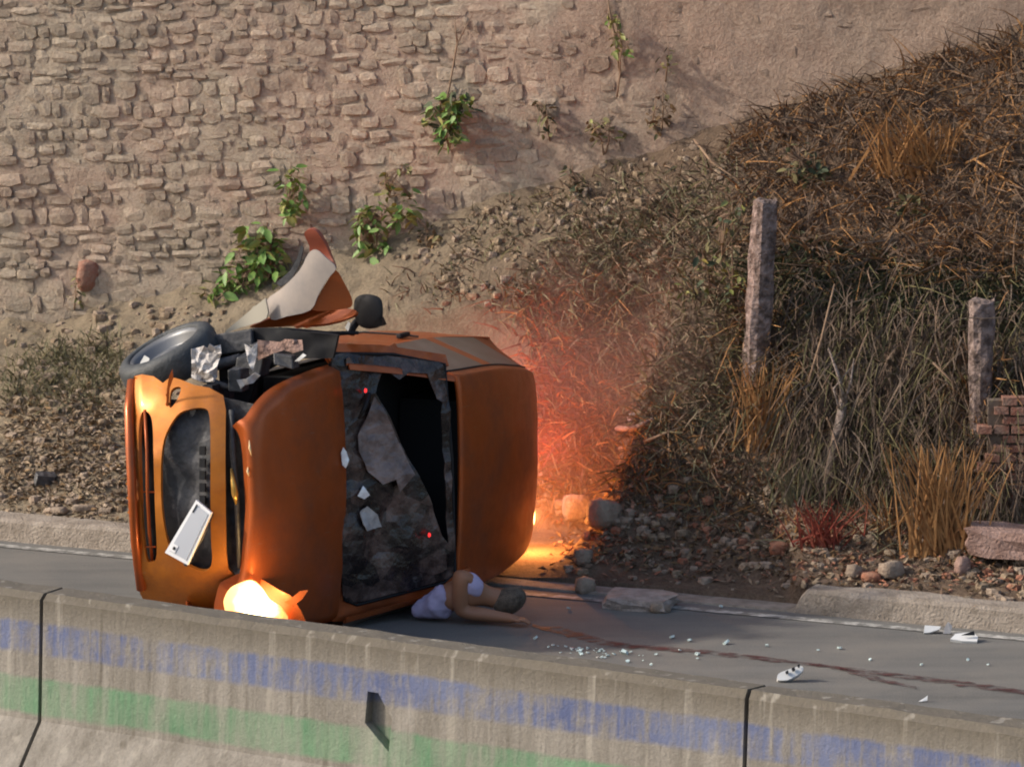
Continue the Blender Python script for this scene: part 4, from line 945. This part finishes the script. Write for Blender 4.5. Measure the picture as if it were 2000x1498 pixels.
upright('bent_stick', 'reddish bent stick left of the second post', 'stick', (1865, 870), [(1866, 890), (1868, 800), (1860, 745), (1822, 708)], [.009, .009, .009, .006], M_twig, 'stalk')
# old posts
def post(label, root, top, wpx0, wpx1, m, cap=None):
    rp = hit(*root); o = empty('old_post', tuple(rp), label, 'post', 'old posts on the bank'); b = MB(); s = (rp[1]-CAM[1])/cp/FPX
    P0 = np.array([0, 0, -.15]); P1 = at_y(*top, rp[1]+.04)-rp; n = 14; rows = []
    for i in range(n+1):
        t = i/n; c = P0+(P1-P0)*t; hw = (wpx0+(wpx1-wpx0)*t)*s/2; row = []
        for j in range(12):
            a = 2*math.pi*j/12+.4; sq = 1/max(abs(math.cos(a-.4)), abs(math.sin(a-.4)))**.55
            k = hw*sq*(1+.30*float(fbm(t*9+j*.1, j*1.7, 3, 50+int(root[0]))))
            row.append((c[0]+k*math.cos(a), c[1]+k*math.sin(a), c[2]+(.03*float(fbm(j*1.3, 3., 2, 8)) if i == n else 0)))
        row.append(row[0]); rows.append(row)
    b.grid(rows); b.add(rows[-1][:-1], [tuple(range(12))]); b.build('shaft', m, o)
    return o, rp, P1
M_post = mat('weathered_post', (.085, .058, .048), rough=1., color2=(.30, .225, .20), scale=15., bump=1., bscale=30, bdist=.04, lo=.4, hi=.62)
post('weathered greyish post standing left of the dark vines', (1476, 742), (1492, 392), 52, 44, M_post)
o, rp, P1 = post('cracked whitish post beside the ruined brick wall', (1912, 940), (1918, 588), 34, 50, M_post)
b = MB(); b.tube([P1+np.array([-.09, -.09, -.09]), P1+np.array([0, -.1, -.095]), P1+np.array([.11, -.08, -.09])], .004, 5); b.build('wire', M_dark, o)
grass('post_vines', [(1440, 560), (1530, 540), (1545, 800), (1430, 800)], 700, .30, .0045, [M_dry, M_straw, M_dark, M_weed], (0, -.8, .6), .7, .5, 31, 'dry vines grown up around the first post', 'vines')
grass('post_vines', [(1880, 740), (1950, 700), (1960, 960), (1870, 960)], 500, .30, .0045, [M_dry, M_straw, M_dark], (0, -.8, .6), .7, .5, 32, 'dry vines grown up around the second post', 'vines')
# ruined brick wall and slab at the right edge
rb = hit(1965, 1005); ruin = empty('ruined_brick_wall', tuple(rb), 'ruined stub of a red brick wall at the right edge', 'wall')
bl_, bh_ = .10, .058; nb = 0
bmm = bpy.data.meshes.new('brick'); bx = MB(); bx.box((0, 0, 0), (1, 1, 1)); bmm = bx.mesh('brick', M_brick)
for r in range(12):
    for c in range(10):
        x = (c-1.1+(.5 if r % 2 else 0)+random.uniform(-.04, .04))*bl_; zc = r*bh_+.03
        if r > 9 and random.random() < .45 or (c == 0 and random.random() < .4): continue
        q = link('brick', bmm, ruin); q.location = (x-.03, random.uniform(-.014, .012), zc); q.scale = (bl_*.90*random.uniform(.9, 1.), .11, bh_*.80*random.uniform(.92, 1.05)); q.rotation_euler = (random.gauss(0, .02), random.gauss(0, .03), random.gauss(0, .03))
b = MB(); b.box((.36, .03, .32), (.96, .10, .70)); b.build('mortar_core', M_brick_mortar, ruin)
def lump(name, label, cat, c, size, m, rotz=0., tilt=(0, 0), seed=1, rnd=.12, group=None):
    r = random.Random(seed); bm = bmesh.new(); bmesh.ops.create_cube(bm, size=1.); bmesh.ops.subdivide_edges(bm, edges=bm.edges[:], cuts=2, use_grid_fill=True)
    for v in bm.verts:
        l = v.co.length; k = 1-rnd*2.2*(l-.5); v.co = Vector((v.co.x*k*size[0]+r.gauss(0, .035)*size[0], v.co.y*k*size[1]+r.gauss(0, .035)*size[1], v.co.z*k*size[2]+r.gauss(0, .04)*size[2]))
    me = bpy.data.meshes.new(name); bm.to_mesh(me); bm.free(); me.materials.append(m)
    o = link(name, me, None, (c[0], c[1], c[2]+size[2]*.36)); o.rotation_euler = (tilt[0], tilt[1], rotz); return tag(o, label, cat, group)
lump('concrete_slab', 'pinkish broken concrete slab below the ruined brick wall', 'slab', hit(1990, 1082), (.62, .30, .17), M_conc_red, -.3, (0, .05), 1, .05)
RK = [('tan broken block with a dark side on the right verge', (1740, 1128), (.15, .11, .11), M_rock, .5),
      ('small tan triangular stone left of the broken block', (1668, 1128), (.10, .08, .09), M_rock, .9),
      ('flat orange stone just below the broken block', (1702, 1134), (.12, .08, .055), M_rockred, .1),
      ('bright red brick fragment on the verge below the dry weeds', (1522, 1085), (.13, .09, .075), M_rockred, .2),
      ('small red brick chip right of the red brick fragment', (1610, 1068), (.075, .06, .06), M_rockred, 1.),
      ('pale pointed stone near the slab', (1880, 1120), (.09, .07, .12), M_conc_red, .4),
      ('low squarish block in the shade at the end of the flat slab', (1288, 1196), (.13, .09, .06), M_rock, .3),
      ('small cube of stone in the shade behind the person', (1143, 1158), (.11, .10, .11), M_rock, .6),
      ('rounded boulder close behind the car roof', (1125, 1020), (.18, .16, .16), M_rock, .2),
      ('rounded boulder right of the one close behind the roof', (1180, 1025), (.2, .18, .18), M_rock, .8),
      ('egg shaped stone in front of the two boulders', (1140, 1100), (.12, .1, .10), M_rock, 1.2),
      ('pale stone chip on the slope right of the red glow', (1238, 825), (.085, .07, .06), M_plastic_g, .3),
      ('reddish boulder at the foot of the wall on the far left', (172, 560), (.15, .12, .22), M_brick, .3),
      ('pale flat stone on top of the left kerb', (110, 1006), (.17, .08, .05), M_rock, -.4),
      ('long splinter of stone beside the pale flat stone on the left kerb', (165, 1000), (.16, .05, .05), M_rock, .2)]
for i, (lb, p, s, m, rz) in enumerate(RK): lump('stone_block', lb, 'stone', hit(*p), s, m, rz, (random.gauss(0, .12), random.gauss(0, .12)), 20+i, .27).data.polygons.foreach_set('use_smooth', [True]*54)
lump('flat_slab', 'long flat dirty slab half buried at the road edge', 'slab', hit(1250, 1186), (.42, .30, .09), M_conc, -.35, (.05, 0), 60, .12)
o = lump('plastic_scrap', 'dark crumpled plastic scrap lying in the leaf litter on the left', 'litter', hit(88, 945), (.14, .10, .08), M_dust_black, .3, (.2, .1), 61, .2)

# ------------------------------------------------------------------ debris on the road
def fragment(name, label, cat, parts, group=None):
    """parts: (part name, poly px, z, material, thickness)"""
    c = at_z(sum(p[0] for p in parts[0][1])/len(parts[0][1]), max(p[1] for p in parts[0][1]), 0.); o = empty(name, tuple(c), label, cat, group)
    for nm, poly, z0, tilt, m, th in parts:
        yb = max(p[1] for p in parts[0][1]); b = MB(); vs = []
        for x, y in poly:
            p = at_y(x, y, at_z(x, yb, 0)[1]+tilt*(yb-y)/335-(.035 if nm == 'hole' else 0)); vs.append((p[0]-c[0], p[1]-c[1], max(.003, p[2]+z0)))
        b.add(vs, [tuple(range(len(vs)))]); q = b.build(nm, m, o); solid(q, th, 0)
    return o
fragment('lamp_fragment', 'white plastic lamp fragment with dark holes standing on the asphalt', 'debris', [('shell', smooth_poly([(1519, 1330), (1520, 1318), (1538, 1310), (1556, 1304), (1566, 1303), (1568, 1311), (1555, 1322), (1535, 1331)], 3), 0, .5, M_plastic_w, .05),
    ('hole', [(1534, 1316), (1539, 1313), (1540, 1318), (1536, 1320)], .012, .5, M_black, .02), ('hole', [(1546, 1311), (1552, 1308), (1553, 1314), (1548, 1316)], .016, .5, M_black, .02), ('hole', [(1557, 1306), (1562, 1304), (1562, 1309), (1559, 1310)], .02, .5, M_black, .02)])
fragment('trim_fragment', 'folded white trim piece lying by the right kerb', 'debris', [('shell', [(1804, 1238), (1806, 1222), (1838, 1224), (1834, 1230), (1816, 1236)], .0, .6, M_plastic_w, .02), ('flap', [(1842, 1246), (1846, 1222), (1852, 1214), (1860, 1222), (1856, 1246)], 0, .2, M_plastic_g, .01)])
fragment('trim_fragment', 'flat grey trim piece with dark edge right of the folded trim', 'debris', [('shell', [(1856, 1250), (1866, 1240), (1900, 1236), (1910, 1246), (1908, 1256), (1880, 1254)], 0, 1.5, M_plastic_w, .02), ('edge', [(1878, 1240), (1902, 1232), (1904, 1240)], .0, .5, M_black, .01)])
fragment('paper_chip', 'small white chip on the asphalt just above the right barrier', 'debris', [('shell', [(1794, 1370), (1804, 1364), (1812, 1358), (1811, 1368), (1800, 1371)], 0, .6, M_plastic_w, .008)])
b = MB()
def chip(px, py, s, tall=1.):
    p = at_z(px, py); o = link('glass_shard', CH[random.randrange(4)], None, (p[0], p[1], .006)); o.scale = (s, s, s*tall); o.rotation_euler = (random.gauss(0, .3), random.gauss(0, .3), random.uniform(0, 6.3))
    tag(o, 'glinting greenish glass shard from the smashed windows scattered on the asphalt', 'glass shard', 'glass shards scattered on the road')
CH = []
for k in range(4):
    b = MB(); n = random.choice([4, 5]); an = sorted(random.uniform(0, 6.28) for _ in range(n)); vs = [(math.cos(a)*.5, math.sin(a)*.5, z) for z in (0, .35) for a in [2*math.pi*i/n+random.uniform(-.3, .3) for i in range(n)]]
    b.add(vs, [tuple(range(n-1, -1, -1)), tuple(range(n, 2*n))]+[(i, (i+1) % n, (i+1) % n+n, i+n) for i in range(n)]); CH.append(b.mesh('glass_shard', M_chip))
for k in range(46):
    x = random.gauss(1165, 45); chip(x, 1268+(x-1100)*.12+random.gauss(0, 5), random.uniform(.01, .028), .6)
for x, y, s in ((1047, 1248, .03), (1080, 1262, .02), (1218, 1278, .05), (1314, 1247, .035), (1347, 1253, .03), (1420, 1258, .045), (1282, 1280, .025), (1328, 1272, .02), (1362, 1280, .035), (1362, 1288, .02), (1272, 1300, .02), (1498, 1263, .025), (1598, 1272, .02), (1640, 1268, .03), (1800, 1300, .02), (1930, 1300, .02), (1230, 1190, .02), (1890, 1290, .02), (1700, 1290, .02), (1110, 1190, .025), (1408, 1187, .025)):
    chip(x, y, s)
b = MB()
N = NT(M_fluid); g_ = N.n('ShaderNodeNewGeometry'); nz_ = N.noise(N.scaled(g_.outputs['Position'], 4., 9., 1.), 2.2, 6, .7); N.l(N.ramp(nz_, [(.42, 0.), (.58, .8)]), N.b.inputs['Alpha'])
def trail(pts, wds, z):
    n = 60; P = []
    for i in range(n+1):
        t = i/n*(len(pts)-1); x, y = crs(pts, t); wv = np.interp(t, range(len(wds)), wds)
        e = 1+.7*float(fbm(t*7, z*1000, 3, 5)); e2 = 1+.7*float(fbm(t*7+40, z*1000, 3, 6))
        P.append([at_z(x, y-wv*e, z), at_z(x, y+wv*e2, z)])
    b.grid([[tuple(q) for q in r] for r in P])
trail([(1040, 1222), (1110, 1235), (1200, 1258), (1330, 1268), (1480, 1285), (1640, 1302)], [3, 8, 5, 4, 4, 2], .005)
trail([(1580, 1296), (1700, 1312), (1850, 1330), (2010, 1352), (2200, 1378)], [2, 4, 5, 5, 3], .007)
trail([(1640, 1305), (1700, 1322), (1790, 1342)], [3, 4, 2], .009)
tag(b.build('fluid_trail', M_fluid), 'dark reddish fluid trail running along the asphalt away from the car', 'spill')

# ------------------------------------------------------------------ dust hanging behind the car
vm = bpy.data.materials.new('dust'); vm.use_nodes = True; t = vm.node_tree; t.nodes.remove(t.nodes['Principled BSDF'])
pv_ = t.nodes.new('ShaderNodeVolumePrincipled'); pv_.inputs['Color'].default_value = (.66, .42, .35, 1); pv_.inputs['Anisotropy'].default_value = .1
tc = t.nodes.new('ShaderNodeTexCoord'); ln = t.nodes.new('ShaderNodeVectorMath'); ln.operation = 'LENGTH'; t.links.new(tc.outputs['Object'], ln.inputs[0])
nz = t.nodes.new('ShaderNodeTexNoise'); nz.inputs['Scale'].default_value = 2.4; nz.inputs['Detail'].default_value = 3; t.links.new(tc.outputs['Object'], nz.inputs['Vector'])
a = t.nodes.new('ShaderNodeMath'); a.operation = 'MULTIPLY_ADD'; t.links.new(nz.outputs['Fac'], a.inputs[0]); a.inputs[1].default_value = -1.1; t.links.new(ln.outputs['Value'], a.inputs[2])
r = t.nodes.new('ShaderNodeMapRange'); r.inputs['From Min'].default_value = .40; r.inputs['From Max'].default_value = -.35; r.inputs['To Min'].default_value = 0; r.inputs['To Max'].default_value = .45; t.links.new(a.outputs[0], r.inputs['Value'])
t.links.new(r.outputs[0], pv_.inputs['Density']); t.links.new(pv_.outputs[0], t.nodes['Material Output'].inputs['Volume'])
b = MB(); b.lathe([(math.sin(math.pi*i/12), -math.cos(math.pi*i/12)) for i in range(13)], 20); o = b.build('dust_cloud', vm, None, True)
o.location = at_y(1190, 805, 2.9); o.scale = (1.3, .85, 1.15); tag(o, 'reddish dust hanging over the brush behind the car', 'dust', None, 'stuff')
